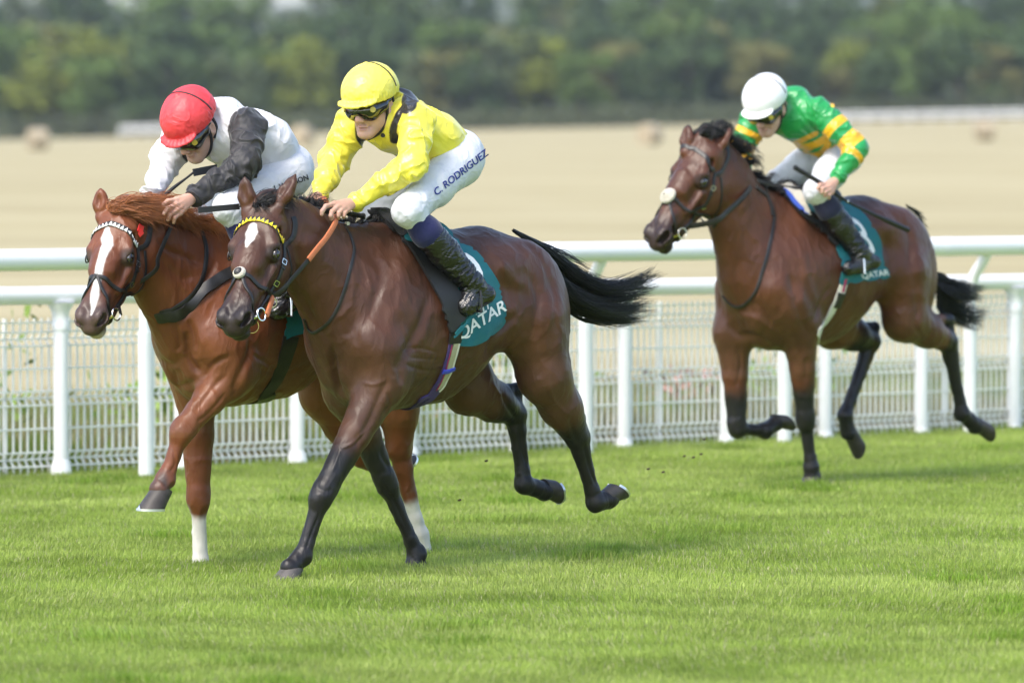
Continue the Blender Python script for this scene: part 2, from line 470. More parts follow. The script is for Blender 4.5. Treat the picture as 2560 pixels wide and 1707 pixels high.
def hoof_mesh(top, toe, heel_dir, r, name, root, mathoof, shoe=True):
    """frustum from the coronet at top to the sole; toe = tip of the toe"""
    top, toe = V3(top), V3(toe)
    f = V3(heel_dir)                               # forward direction of the hoof
    ax = unit(top - toe)                           # up along the toe wall
    side = unit(np.cross(f, ax)); f = unit(f)
    up = unit(np.cross(side, f)); up = up if up @ (top - toe) > 0 else -up
    h = max(abs((top - toe) @ up), .05)
    base_c = toe - f * r * 1.05
    top_c = top - f * r * .25
    V = []; n = 20; rows = 6
    for i in range(rows + 1):
        u = i / rows; c = base_c * (1 - u) + (top_c - up * 0) * u; rr = r * (1 - .24 * u) * (1.0 + (.03 if i == rows - 1 else 0))
        c = base_c + up * h * u + (top_c - base_c) @ f * u * f
        for j in range(n):
            an = 2 * math.pi * j / n; fx = math.cos(an); sy = math.sin(an)
            ln = 1.08 if fx > 0 else .82
            lift = .35 * u * max(0, -fx) * h * 0.5
            V.append(c + f * fx * rr * ln + side * sy * rr * .93 - up * lift)
    F = [(i * n + j, i * n + (j + 1) % n, (i + 1) * n + (j + 1) % n, (i + 1) * n + j) for i in range(rows) for j in range(n)]
    F += [tuple(range(n))[::-1], tuple(rows * n + j for j in range(n))]
    m = MB(); m.add(V, F); hf = m.build('hoof', mathoof, root)
    if shoe:
        S = MB(); V = []; F = []
        angs = np.linspace(-2.35, 2.35, 25)
        for an in angs:
            for rr, hh in ((1.02, .002), (1.02, -.009), (.74, -.009), (.74, .002)):
                ln = 1.08 if math.cos(an) > 0 else .82
                V.append(base_c + f * math.cos(an) * r * rr * ln + side * math.sin(an) * r * rr * .93 + up * hh)
        for i in range(len(angs) - 1):
            for k in range(4):
                F.append((i * 4 + k, i * 4 + (k + 1) % 4, (i + 1) * 4 + (k + 1) % 4, (i + 1) * 4 + k))
        F += [(0, 1, 2, 3), tuple(4 * (len(angs) - 1) + i for i in (3, 2, 1, 0))]
        S.add(V, F)
        # toe clip
        c = base_c + f * r * 1.10
        S.add([c + side * .014 - up * .004, c - side * .014 - up * .004, c + up * .018 - f * .006, c + side * .014 - up * .004 + f * .003, c - side * .014 - up * .004 + f * .003, c + up * .018 - f * .003],
              [(0, 1, 2), (3, 5, 4), (0, 2, 5, 3), (1, 4, 5, 2), (0, 3, 4, 1)])
        S.build('horseshoe', M_shoe, hf)
    return hf

def cam_hit(fr, bvh, p):
    """where the sight line through p meets a surface given in frame fr"""
    o = fr.R @ (V3(0, 0, CAM_H) - fr.o); d = fr.R @ unit(cam_ray(p[0], p[1]))
    loc, no, i, ds = bvh.ray_cast(Vector(o), Vector(d))
    return None if loc is None else V3(loc)
def make_bvh(V, Q): return BVHTree.FromPolygons([tuple(v) for v in V], [tuple(q) for q in Q.tolist()])

def strap(name, pts, wd, th, bvh, mat_, parent, off=.001, snap=True, n=8, closed=False, build=True, up=None, taper=None):
    C = crom(pts, n, closed)
    out = []; nor = []
    for c in C:
        if snap:
            loc, no, i, d = bvh.find_nearest(Vector(c)); out.append(V3(loc)); nor.append(V3(no))
        else:
            out.append(c); loc, no, i, d = bvh.find_nearest(Vector(c)) if bvh else (None, Vector((0, 0, 1)), 0, 0); nor.append(V3(up) if up is not None else V3(no))
    C = np.array(out); N = np.array(nor)
    for _ in range(2):                                     # relax
        if closed: N = (np.roll(N, 1, 0) + N + np.roll(N, -1, 0)); Cs = (np.roll(C, 1, 0) + 2 * C + np.roll(C, -1, 0)) / 4; C = Cs
        else:
            N[1:-1] = N[:-2] + N[1:-1] + N[2:]; C[1:-1] = (C[:-2] + 2 * C[1:-1] + C[2:]) / 4
        N /= np.linalg.norm(N, axis=1)[:, None]
    T = (np.roll(C, -1, 0) - np.roll(C, 1, 0)) if closed else np.gradient(C, axis=0)
    V = []; m = len(C)
    for i in range(m):
        t = unit(T[i]); nn = N[i]; s_ = unit(np.cross(t, nn)); nn = unit(np.cross(s_, t))
        if nn @ N[i] < 0: nn = -nn
        w2 = wd * (taper(i / (m - 1)) if taper else 1) / 2
        b = C[i] + nn * off
        for x, h in ((-w2, -th * .6), (-w2, th * .75), (-w2 * .7, th), (w2 * .7, th), (w2, th * .75), (w2, -th * .6)): V.append(b + s_ * x + nn * h)
    F = []
    for i in range(m if closed else m - 1):
        j = (i + 1) % m
        for k in range(6): F.append((i * 6 + k, i * 6 + (k + 1) % 6, j * 6 + (k + 1) % 6, j * 6 + k))
    if not closed: F += [(5, 4, 3, 2, 1, 0), tuple((m - 1) * 6 + k for k in range(6))]
    mb = MB(); mb.add(V, F)
    if not build: return mb, C, N
    return mb.build(name, mat_, parent)

def ring(name, c, ax, r, tr, mat_, parent, n=20):
    c = V3(c); ax = unit(ax); a = unit(np.cross(ax, (0.3, .2, 1))); b = np.cross(ax, a)
    pts = [c + r * (math.cos(t) * a + math.sin(t) * b) for t in np.linspace(0, 2 * math.pi, n, endpoint=False)]
    V = []; F = []; k = 6
    for i, p in enumerate(pts):
        rad = unit(p - c)
        for j in range(k):
            an = 2 * math.pi * j / k; V.append(p + tr * (math.cos(an) * rad + math.sin(an) * ax))
    for i in range(n):
        for j in range(k): F.append((i * k + j, i * k + (j + 1) % k, ((i + 1) % n) * k + (j + 1) % k, ((i + 1) % n) * k + j))
    m = MB(); m.add(V, F); return m.build(name, mat_, parent)

def loop_pts(bvh, c, u, v, n=28, rmax=.8):
    """points on the surface round centre c in the plane u, v"""
    c = V3(c); out = []
    for i in range(n):
        a = 2 * math.pi * i / n; d = math.cos(a) * V3(u) + math.sin(a) * V3(v)
        o = c + d * rmax
        loc, no, ix, ds = bvh.ray_cast(Vector(o), Vector(-d))
        out.append(V3(loc) if loc is not None else c + d * .1)
    return out

def hair_mesh(name, strands, mat_, parent, wd=.004, taper=True):
    """strands: polylines; each becomes a thin tapered three-sided hair"""
    groups = {}
    for S_ in strands: groups.setdefault(len(S_), []).append(S_)
    Vs, Fs, base = [], [], 0
    for m, L_ in groups.items():
        A = np.array(L_); n = len(A); T = np.gradient(A, axis=1); T /= np.maximum(np.linalg.norm(T, axis=2), 1e-9)[..., None]
        a = np.cross(T, V3(.13, .31, .95)); a /= np.maximum(np.linalg.norm(a, axis=2), 1e-9)[..., None]; b = np.cross(T, a)
        i = np.arange(m); r = wd * (1 - (i / (m - 1)) ** 1.5 * .93 if taper else 1) * (0.35 + .65 * np.minimum(1, (i + 1) / 2))
        ph = rng.random(n) * 6.28
        an = ph[:, None, None] + np.arange(3)[None, None] * 2.094
        V = A[:, :, None] + r[None, :, None, None] * (np.cos(an)[..., None] * a[:, :, None] + np.sin(an)[..., None] * b[:, :, None])
        Vs.append(V.reshape(-1, 3))
        k = np.arange(3); f = np.stack([k, (k + 1) % 3, (k + 1) % 3 + 3, k + 3], -1)
        F = base + (np.arange(n)[:, None, None, None] * m * 3) + (np.arange(m - 1)[None, :, None, None] * 3) + f[None, None]
        Fs.append(F.reshape(-1, 4)); base += n * m * 3
    me = new_mesh(name, np.concatenate(Vs), np.concatenate(Fs), mat_)
    return link(name, me, parent)

def hair_mat(name, base, rough=.38): return mat(name, base, rough=rough, spec=.5, var=.35, vscale=25)
M_hair_black = hair_mat('black_hair', (.008, .0075, .008))
M_hair_chest = hair_mat('chestnut_hair', (.30, .105, .035), .45)

class Horse: pass

def build_horse(fr, name, label, spec):
    hz = Horse(); hz.fr = fr
    root = bpy.data.objects.new(name, None); COL.objects.link(root); root.empty_display_size = .2
    root['label'] = label; root['category'] = 'horse'; root['group'] = 'race horses galloping with jockeys'
    root.location = Vector(fr.o); root.rotation_euler = (0, 0, fr.rz)
    hz.root = root
    q = fr.q
    F = Field(spec.get('h', .006))
    tm, zs = spec['tm'], spec['zs']
    P = torso(F, tm, zs, spec.get('W', 1))
    # neck
    lat = (0, 1, 0)
    for (a, ra, sa), (b, rb, sb) in zip(spec['neck'], spec['neck'][1:]):
        F.rc(a, b, ra, rb, .06, lat, (sa + sb) / 2)
    poll, nose = spec['poll'], spec['nose']
    a_, L_, N_ = head_frame(poll, fr.dir(spec['face_dir']), nose)
    H = Head(poll, a_, L_, N_, float(np.linalg.norm(nose - poll)) / .60); hz.H = H; print(name, 'head', H.sc)
    add_horse_head(F, H, spec['ears'], spec.get('nostril', 1.0))
    for lb in spec['limbs']: limb(F, lb, spec.get('lk', .018))
    for op in spec.get('extra', []): op(F)
    V, Q = F.mesh()
    V = V + 0
    Nn = vnormals(V, Q)
    # fine muscle relief and skin folds
    amp = spec['relief'](V) if 'relief' in spec else 0
    V = V + Nn * (.010 * (fbm(V * [7, 7, 4.5], 3) - .5) + .0035 * np.clip(1 - np.abs(fbm(V * [14, 14, 9], 8, 2) * 2 - 1) * 3, 0, 1))[:, None]
    bv = make_bvh(V, Q)
    disp = np.zeros(len(V))
    for pts, wd, dp in spec.get('strokes', []):
        hp = [cam_hit(fr, bv, p_) for p_ in crom([(*p_, 0) for p_ in pts], 5)]
        hp = [h_ for h_ in hp if h_ is not None]
        if len(hp) < 2: continue
        d = np.full(len(V), 9.)
        lo = np.min(hp, 0) - .12; hi = np.max(hp, 0) + .12
        idx = np.nonzero(((V > lo) & (V < hi)).all(1))[0]
        dd = np.full(len(idx), 9.); L_ = len(hp) - 1; tt = np.zeros(len(idx))
        for i_, (a2, b2) in enumerate(zip(hp, hp[1:])):
            if np.linalg.norm(b2 - a2) > .2 or np.linalg.norm(b2 - a2) < 1e-6: continue
            e, t_ = dseg(V[idx], a2, b2); cl = e < dd; dd = np.where(cl, e, dd); tt = np.where(cl, (i_ + t_) / L_, tt)
        fade = np.minimum(1, np.minimum(tt, 1 - tt) / .22 + .05)
        disp[idx] -= dp * fade * np.exp(-(dd / wd) ** 2)
    V = V + Nn * disp[:, None]
    Nn = vnormals(V, Q)
    hz.V, hz.Q = V, Q; hz.bvh = make_bvh(V, Q)
    col = spec['coat'](V, H, Nn)
    me = new_mesh('body', V, Q, M_coat, col)
    link('body', me, root)
    # eyes
    for s in (-1, 1):
        E = Field(.003); c = H.p(s * .0845, .213, -.047)
        E.el(c, V3(.021, .025, .020) * H.sc, .01, H.ax); v, qd = E.mesh()
        link('eye', new_mesh('eye', v, qd, M_eye), root)
        pts = [H.p(s * .096 + s * .002 * math.cos(t), .213 + .028 * math.cos(t), -.045 + .018 * math.sin(t)) for t in np.linspace(0, 2 * math.pi, 12, endpoint=False)]
        mb = MB(); cc = crom(pts, 2, True)
        k = len(cc); tmp = np.vstack([cc, cc[:1]]); mb.tube(tmp, .0035, 6, cap=False)
        mb.build('eyelid', M_eyelid, root)
    for h_ in spec['hooves']: hoof_mesh(h_[0], h_[1], h_[2], h_[3], 'hoof', root, h_[4], h_[5])
    return hz

# ---------------------------------------------------------------- the three horses
def coat_fn(base, dark, segs_dark, face_dark=.5, whites=(), top_dark=.25, seed=0, white_seg=(), chin=False):
    base, dark = V3(base), V3(dark)
    def fn(V, H, N):
        n = fbm(V * 5, seed); n2 = fbm(V * 14, seed + 5)
        m = np.zeros(len(V))
        for a, b, r0, r1 in segs_dark:
            d, t = dseg(V, a, b); m = np.maximum(m, 1 - sstep(r0, r1, d + .03 * (n2 - .5)))
        hl = H.inv(V); inhead = (hl[:, 1] > .02) & (np.abs(hl[:, 0]) < .16) & (hl[:, 2] < .15) & (hl[:, 2] > -.3)
        mz = sstep(.37, .53, hl[:, 1] + .06 * (n2 - .5)) * inhead
        m = np.maximum(m, mz * face_dark)
        for s in (-1, 1):
            de = np.linalg.norm(hl - V3(s * .085, .213, -.045), axis=1)
            m = np.maximum(m, .8 * (1 - sstep(.028, .06, de)))
            dn = np.linalg.norm(hl - V3(s * .055, .558, -.022), axis=1)
            m = np.maximum(m, (1 - sstep(.015, .03, dn)) * .98)
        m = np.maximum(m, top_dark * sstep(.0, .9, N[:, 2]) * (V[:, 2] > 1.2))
        c = base * (1 + .36 * (n - .5) * 2)[:, None]
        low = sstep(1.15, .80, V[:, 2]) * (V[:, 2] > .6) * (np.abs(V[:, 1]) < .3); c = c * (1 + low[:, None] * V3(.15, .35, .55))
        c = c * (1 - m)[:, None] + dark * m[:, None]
        for kind, args in whites:
            if kind == 'face':
                pts = args; wn = np.zeros(len(V))
                for (x0, y0, r0), (x1, y1, r1) in zip(pts, pts[1:]):
                    a = V3(x0, y0); b = V3(x1, y1); ab = b - a
                    t = np.clip(((hl[:, :2] - a) @ ab) / (ab @ ab), 0, 1)
                    d = np.linalg.norm(hl[:, :2] - a - t[:, None] * ab, axis=1) - (r0 + (r1 - r0) * t)
                    wn = np.maximum(wn, 1 - sstep(-.003, .005, d + .012 * (n2 - .5)))
                wn = wn * (N @ H.N > .15) * inhead
                c = c * (1 - wn)[:, None] + V3(.62, .60, .57) * wn[:, None]
        if chin:
            k = 1 - sstep(.8, 1.2, np.linalg.norm((hl - V3(0, .570, -.125)) / V3(.05, .05, .034), axis=1) + .3 * (n2 - .5))
            c = c * (1 - k)[:, None] + V3(.42, .33, .27) * k[:, None]
        for a, b, rr in white_seg:
            d, t = dseg(V, a, b); wn = (1 - sstep(rr, rr + .02, d)) * sstep(.0, .16, t + .25 * (n2 - .5))
            c = c * (1 - wn)[:, None] + V3(.60, .57, .52) * wn[:, None]
        return c
    return fn

def fore(q_, up, elbow, knee, fet, cor, sc=1.0, bend=0):
    """radii down a front leg"""
    e, k, f, c = V3(elbow), V3(knee), V3(fet), V3(cor)
    m = e * .55 + k * .45
    cn0 = k * .86 + f * .14; cn1 = k * .2 + f * .8
    return [[(up, .115 * sc), (e, .098 * sc), (m, .066 * sc), (k * .93 + e * .07, .047 * sc)],
            [(k * .94 + e * .06, .050 * sc), (k * .95 + f * .05, .050 * sc)],
            [(k, .046 * sc), (cn0, .034 * sc), (cn1, .030 * sc), (f, .040 * sc)],
            [(f, .041 * sc), (f * .45 + c * .55, .034 * sc), (c, .043 * sc)]]
def hind(up, stifle, hock, point, fet, cor, sc=1.0, ur=.15):
    s_, h, f, c = V3(stifle), V3(hock), V3(fet), V3(cor)
    return [[(up, ur * sc), (s_, .115 * sc)], [(s_, .115 * sc), (s_ * .5 + h * .5, .085 * sc), (h, .056 * sc)],
            [(s_ * .45 + V3(point) * .55, .03 * sc), (V3(point), .028 * sc)], [(V3(point), .030 * sc), (h * .7 + f * .3, .030 * sc)],
            [(h, .050 * sc), (h * .8 + f * .2, .040 * sc), (h * .2 + f * .8, .031 * sc), (f, .042 * sc)],
            [(f, .043 * sc), (f * .45 + c * .55, .037 * sc), (c, .045 * sc)]]

# ---- horse 1: the dark bay in front
q = FR1.q
tm1 = lambda t: t
ke, fe = q(cE(1130, 985), .13), q(cE(1025, 1320), .10)
L1 = dict(up=V3(.45, .16, 1.0), el=V3(.43, .16, .86), kn=q(cE(1130, 985), .13), fe=q(cE(1022, 1320), .10), co=q(cE(955, 1385), .10))
R1 = dict(up=V3(.43, -.15, 1.0), el=V3(.37, -.14, .80), kn=q(cE(1490, 905), -.12), fe=q(cE(1665, 1310), -.10), co=q(cE(1650, 1372), -.10))
HL1 = dict(up=V3(-.50, .14, 1.12), st=q((1362, 940), .15), ho=q(cF(1235, 760), .13), pt=q(cF(1240, 610), .13), fe=q(cF(1375, 1270), .12), co=q(cF(1480, 1245), .12))
HR1 = dict(up=V3(-.24, -.12, 1.08), st=q((1175, 970), -.14), ho=q((1288, 1035), -.13), pt=q((1290, 975), -.13), fe=q(cF(815, 1130), -.12), co=q(cF(975, 1180), -.12))
poll1, nose1 = q(cB(405, 300), .02), q(cB(182, 1080), .17)
n0_1 = V3(-.42, -.91, 0)
spec1 = dict(tm=tm1, zs=1.0, h=.006, W=1.0,
    neck=[(V3(.30, 0, 1.30), .24, .60), (V3(.46, 0, 1.22), .245, .60), (V3(.62, 0, 1.36), .195, .58), (V3(.80, .01, 1.50), .145, .56), (V3(poll1) + (-.07, -.02, -.03), .105, .66)],
    poll=poll1, nose=nose1, face_dir=n0_1,
    ears=[(q(cB(520, 290), .08), q(cB(626, 95), .12)), (q(cB(310, 300), -.04), q(cB(290, 112), -.05))],
    limbs=fore(q, L1['up'], L1['el'], L1['kn'], L1['fe'], L1['co'], 1.06) + fore(q, R1['up'], R1['el'], R1['kn'], R1['fe'], R1['co'])
        + hind(HL1['up'], HL1['st'], HL1['ho'], HL1['pt'], HL1['fe'], HL1['co']) + hind(HR1['up'], HR1['st'], HR1['ho'], HR1['pt'], HR1['fe'], HR1['co'], 1.0, .12),
    hooves=[(L1['co'], q(cE(852, 1468), .10), (1, 0, .0), .068, M_hoof, True), (R1['co'], q(cE(1640, 1395), -.10) + (.05, 0, 0), (1, 0, -.45), .062, M_hoofd, False),
            (HL1['co'], q(cF(1612, 1232), .12), (-.8, 0, -.6), .060, M_hoofd, True), (HR1['co'], q(cF(1088, 1280), -.12), (-.3, 0, -.95), .062, M_hoofd, True)],
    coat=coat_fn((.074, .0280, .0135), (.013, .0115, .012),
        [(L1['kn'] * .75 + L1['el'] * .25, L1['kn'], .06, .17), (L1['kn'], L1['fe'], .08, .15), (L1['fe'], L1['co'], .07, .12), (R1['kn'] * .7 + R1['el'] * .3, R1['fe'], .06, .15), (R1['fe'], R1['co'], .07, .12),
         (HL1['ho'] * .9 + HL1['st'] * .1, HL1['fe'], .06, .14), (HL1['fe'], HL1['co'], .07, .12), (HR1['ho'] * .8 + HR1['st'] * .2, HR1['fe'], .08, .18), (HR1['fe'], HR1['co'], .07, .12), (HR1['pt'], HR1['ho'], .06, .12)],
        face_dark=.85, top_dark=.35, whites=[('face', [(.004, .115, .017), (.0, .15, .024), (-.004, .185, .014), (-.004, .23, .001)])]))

# ---- horse 2: the chestnut beside it, nearer the rail
q = FR2.q
d2 = -.36
L2 = dict(up=V3(.45 + d2, .16, 1.0), el=V3(.41 + d2, .16, .88), kn=q(cE(345, 625), .14), fe=q(cE(255, 890), .12), co=q(cE(222, 945), .12))
R2 = dict(up=V3(.43 + d2, -.15, 1.0), el=V3(.36 + d2, -.14, .82), kn=q(cE(440, 1005), -.12), fe=q(cE(450, 1345), -.12), co=q(cE(455, 1400), -.12))
HL2 = dict(up=V3(-.5 + d2, .14, 1.08), st=V3(-.62 + d2, .15, .86), ho=q(cE(1560, 720), .12), pt=q(cE(1605, 640), .12), fe=q(cE(1675, 1200), .11), co=q(cE(1690, 1275), .11))
HR2 = dict(up=V3(-.36 + d2, -.13, 1.08), st=q((815, 985), -.15), ho=q((905, 1140), -.14), pt=q((915, 1095), -.14), fe=q((985, 1195), -.13), co=q((1008, 1168), -.13))
poll2, nose2 = q(cA(370, 425), .02), q(cA(108, 1350), .15)
spec2 = dict(tm=lambda t: t + d2, zs=1.0, h=.006,
    neck=[(V3(.30 + d2, 0, 1.29), .24, .60), (V3(.46 + d2, 0, 1.20), .245, .60), (V3(.62 + d2, 0, 1.33), .195, .58), (V3(.78 + d2, .01, 1.46), .15, .56), (V3(poll2) + (-.07, -.02, -.03), .105, .66)],
    poll=poll2, nose=nose2, face_dir=V3(-.40, -.92, 0),
    ears=[(q(cA(545, 410), .07), q(cA(645, 262), .08)), (q(cA(240, 420), -.06), q(cA(232, 240), -.07))],
    limbs=fore(q, L2['up'], L2['el'], L2['kn'], L2['fe'], L2['co'], 1.04) + fore(q, R2['up'], R2['el'], R2['kn'], R2['fe'], R2['co'], 1.05)[:2] + [[(R2['kn'], .049), (R2['kn'] * .85 + R2['fe'] * .15, .036), (R2['fe'], .0325), (R2['co'], .033)]]
        + hind(HL2['up'], HL2['st'], HL2['ho'], HL2['pt'], HL2['fe'], HL2['co']) + hind(HR2['up'], HR2['st'], HR2['ho'], HR2['pt'], HR2['fe'], HR2['co']),
    hooves=[(L2['co'], q(cE(108, 1058), .12), (1, 0, .03), .068, M_hoofd, True), (R2['co'], q(cE(440, 1440), -.12), (1, 0, -.5), .050, M_hoof, False),
            (HL2['co'], q(cE(1690, 1330), .11), (1, 0, -.8), .036, M_hoof, False), (HR2['co'], q((1036, 1138), -.13), (-.5, 0, .5), .048, M_hoofd, True)],
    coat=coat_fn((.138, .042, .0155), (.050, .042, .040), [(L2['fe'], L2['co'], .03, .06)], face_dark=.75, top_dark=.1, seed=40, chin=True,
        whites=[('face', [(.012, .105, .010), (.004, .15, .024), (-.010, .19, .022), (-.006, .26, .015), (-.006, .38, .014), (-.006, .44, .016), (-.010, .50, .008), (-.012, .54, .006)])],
        white_seg=[(R2['kn'] * .78 + R2['fe'] * .22, R2['co'] + V3(0, 0, -.1), .07), (HL2['ho'] * .45 + HL2['fe'] * .55, HL2['co'] + V3(0, 0, -.08), .075)]))

# ---- horse 3: the bay a few lengths behind
q = FR3.q
tm3 = lambda t: .51 + (t - .61) * 1.085
z3 = 1.045
L3 = dict(up=V3(tm3(.40), .16, 1.02), el=V3(tm3(.30), .155, .90), kn=q(cH(655, 1150), .10), fe=q(cH(685, 1395), .09), co=q(cH(690, 1440), .09))
R3 = dict(up=V3(tm3(.46), -.15, 1.02), el=V3(tm3(.50), -.15, .86), kn=q(cH(298, 1195), -.15), fe=q(cH(445, 1205), -.12), co=q(cH(500, 1165), -.12))
HL3 = dict(up=V3(tm3(-.45), .15, 1.18), st=q((2262, 798), .155), ho=q(cH(1400, 740), .12), pt=q(cH(1405, 625), .12), fe=q(cH(1475, 1115), .12), co=q(cH(1545, 1180), .12))
HR3 = dict(up=V3(tm3(-.20), -.12, 1.12), st=q((2085, 818), -.14), ho=q(cH(1000, 740), -.13), pt=q(cH(1015, 665), -.13), fe=q(cH(862, 1125), -.12), co=q(cH(880, 1215), -.12))
poll3, nose3 = q(cG(505, 555), .02), q(cG(118, 1290), -.03)
spec3 = dict(tm=tm3, zs=z3, h=.007,
    neck=[(V3(tm3(.30), 0, 1.37), .25, .60), (V3(tm3(.46), 0, 1.27), .25, .60), (V3(tm3(.57), 0, 1.47), .20, .58), (V3(tm3(.69), .01, 1.68), .155, .56), (V3(poll3) + (-.07, -.02, -.05), .115, .66)],
    poll=poll3, nose=nose3, face_dir=V3(-.72, -.69, 0), hsc=1.05, nostril=1.2,
    ears=[(q(cG(610, 640), .08), q(cG(700, 485), .10)), (q(cG(385, 620), -.04), q(cG(400, 470), -.06))],
    limbs=fore(q, L3['up'], L3['el'], L3['kn'], L3['fe'], L3['co'], 1.05) + fore(q, R3['up'], R3['el'], R3['kn'], R3['fe'], R3['co'], 1.05)
        + hind(HL3['up'], HL3['st'], HL3['ho'], HL3['pt'], HL3['fe'], HL3['co'], 1.03) + hind(HR3['up'], HR3['st'], HR3['ho'], HR3['pt'], HR3['fe'], HR3['co'], 1.0, .115),
    hooves=[(L3['co'], q(cH(655, 1488), .09) + (.03, 0, 0), (1, 0, -.15), .062, M_hoofd, False), (R3['co'], q(cH(585, 1205), -.12), (-.5, 0, -.7), .060, M_hoofd, False),
            (HL3['co'], q(cH(1622, 1262), .12), (-.3, 0, -1), .062, M_hoofd, False), (HR3['co'], q(cH(928, 1352), -.12), (.1, 0, -1), .062, M_hoofd, False)],
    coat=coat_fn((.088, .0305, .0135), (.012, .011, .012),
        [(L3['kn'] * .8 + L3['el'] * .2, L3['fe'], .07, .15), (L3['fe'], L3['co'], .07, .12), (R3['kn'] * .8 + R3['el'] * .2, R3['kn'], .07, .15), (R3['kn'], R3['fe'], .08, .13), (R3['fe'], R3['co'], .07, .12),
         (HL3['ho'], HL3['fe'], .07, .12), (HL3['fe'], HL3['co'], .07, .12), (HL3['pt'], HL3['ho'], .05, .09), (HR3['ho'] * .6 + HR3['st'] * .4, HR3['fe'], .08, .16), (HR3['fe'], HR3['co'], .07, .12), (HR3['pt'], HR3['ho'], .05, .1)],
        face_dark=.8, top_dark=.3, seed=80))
spec1['strokes'] = [
    ([cE(1195, 120), cE(1188, 260), cE(1212, 350), cE(1250, 440)], .020, .018), ([cB(620, 800), cB(720, 1010), cB(860, 1215)], .022, .010),
    ([cB(1500, 860), cB(1450, 1050), cB(1370, 1200), cB(1315, 1330), cB(1310, 1480)], .026, .013), ([cB(1100, 560), cB(1180, 760), cB(1090, 1000), cB(960, 1170)], .03, .008),
    ([cB(1290, 620), cB(1330, 880), cB(1230, 1100)], .03, -.007), ([cB(1000, 560), cB(1010, 800), cB(930, 1060)], .028, -.006),
    ([cD(790, 470), cD(850, 590), cD(960, 700)], .030, -.010), ([cD(985, 540), cD(1080, 740), cD(1060, 960), cD(1040, 1100)], .026, .011),
    ([cD(1150, 560), cD(1220, 800), cD(1230, 1050)], .03, .006), ([cD(735, 1250), cD(700, 1160), cD(800, 1010), cD(940, 880)], .024, .012),
    ([cD(860, 1270), cD(900, 1140), cD(1010, 1040)], .022, -.008), ([cF(1010, 290), cF(1035, 440), cF(1110, 540), cF(1190, 600)], .010, -.005),
    ([cF(1180, 600), cF(1195, 700), cF(1240, 820)], .012, .008), ([cE(1500, 320), cE(1400, 560), cE(1310, 720)], .018, .009),
    ([cE(1385, 610), cE(1300, 690), cE(1235, 720)], .006, -.0045), ([cE(1235, 720), cE(1190, 850)], .007, -.004), ([cE(1120, 1080), cE(1075, 1190), cE(1040, 1290)], .007, .006),
    ([cE(1350, 350), cE(1430, 360), cE(1500, 330)], .008, -.003), ([cE(1500, 400), cE(1510, 470), cE(1470, 530)], .008, .006),
    ([cB(1330, 1240), cB(1440, 1230), cB(1560, 1260)], .008, .004), ([cB(1330, 1330), cB(1440, 1370), cB(1540, 1380)], .010, .005), ([cB(1370, 1290), cB(1480, 1300), cB(1580, 1310)], .007, .003),
    ([cB(600, 600), cB(700, 900), cB(740, 1090)], .018, .007), ([cB(900, 1560), cB(880, 1420), cB(870, 1270)], .018, .010), ([cB(620, 470), cB(800, 500), cB(960, 620)], .03, .006),
    ([cD(250, 1300), cD(420, 1250), cD(560, 1180)], .012, .003), ([cD(330, 1400), cD(470, 1330), cD(600, 1240)], .012, .003), ([cD(500, 420), cD(640, 520), cD(790, 490)], .035, .006)]
spec1['strokes'] += [([cE(1440, 900), cE(1530, 1010), cE(1610, 1180)], .008, .006), ([cF(780, 640), cF(800, 850), cF(850, 1000)], .010, .007), ([cF(1280, 800), cF(1330, 1000), cF(1390, 1150)], .010, .007),
    ([cF(640, 420), cF(700, 540), cF(760, 620)], .012, .008), ([cF(560, 330), cF(640, 450)], .010, -.005), ([cE(1100, 930), cE(1150, 960), cE(1190, 940)], .010, .004), ([cE(1500, 640), cE(1460, 740), cE(1520, 840)], .012, .007),
    ([cB(1560, 1250), cB(1500, 1400), cB(1400, 1500)], .012, .004), ([cD(560, 560), cD(620, 700), cD(690, 820)], .03, -.005), ([cD(960, 330), cD(1080, 430), cD(1180, 600)], .028, .007), ([cB(640, 560), cB(660, 760)], .02, .006), ([cB(1060, 640), cB(1120, 900), cB(1010, 1130)], .012, -.003)]
spec2['strokes'] = [
    ([cE(370, 60), cE(385, 210), cE(450, 300)], .018, .017), ([cE(180, 190), cE(290, 250), cE(350, 190)], .02, .008), ([cE(300, 270), cE(330, 370), cE(440, 330)], .018, .009),
    ([cE(470, 340), cE(520, 250), cE(620, 200)], .014, .009), ([cE(730, 110), cE(720, 200), cE(660, 330), cE(640, 430)], .020, .012), ([cE(740, 190), cE(820, 240), cE(880, 290)], .010, .006),
    ([cA(690, 640), cA(800, 740), cA(940, 790), cA(1060, 860)], .014, .011), ([cA(680, 760), cA(780, 880), cA(900, 960), cA(1030, 940)], .02, .007),
    ([cA(1190, 790), cA(1120, 940), cA(960, 1200), cA(880, 1300)], .016, .010), ([cA(950, 1300), cA(990, 1420), cA(1010, 1560)], .014, .010), ([cA(850, 1350), cA(880, 1500), cA(850, 1568)], .012, .008),
    ([cE(600, 300), cE(500, 400), cE(420, 520)], .014, .007), ([cE(600, 400), cE(500, 520), cE(430, 570)], .010, .006), ([cE(290, 700), cE(310, 800), cE(270, 860)], .008, .005),
    ([cE(760, 180), cE(900, 190), cE(1000, 170)], .012, .003), ([cE(740, 260), cE(900, 300), cE(1030, 250)], .012, .004)]
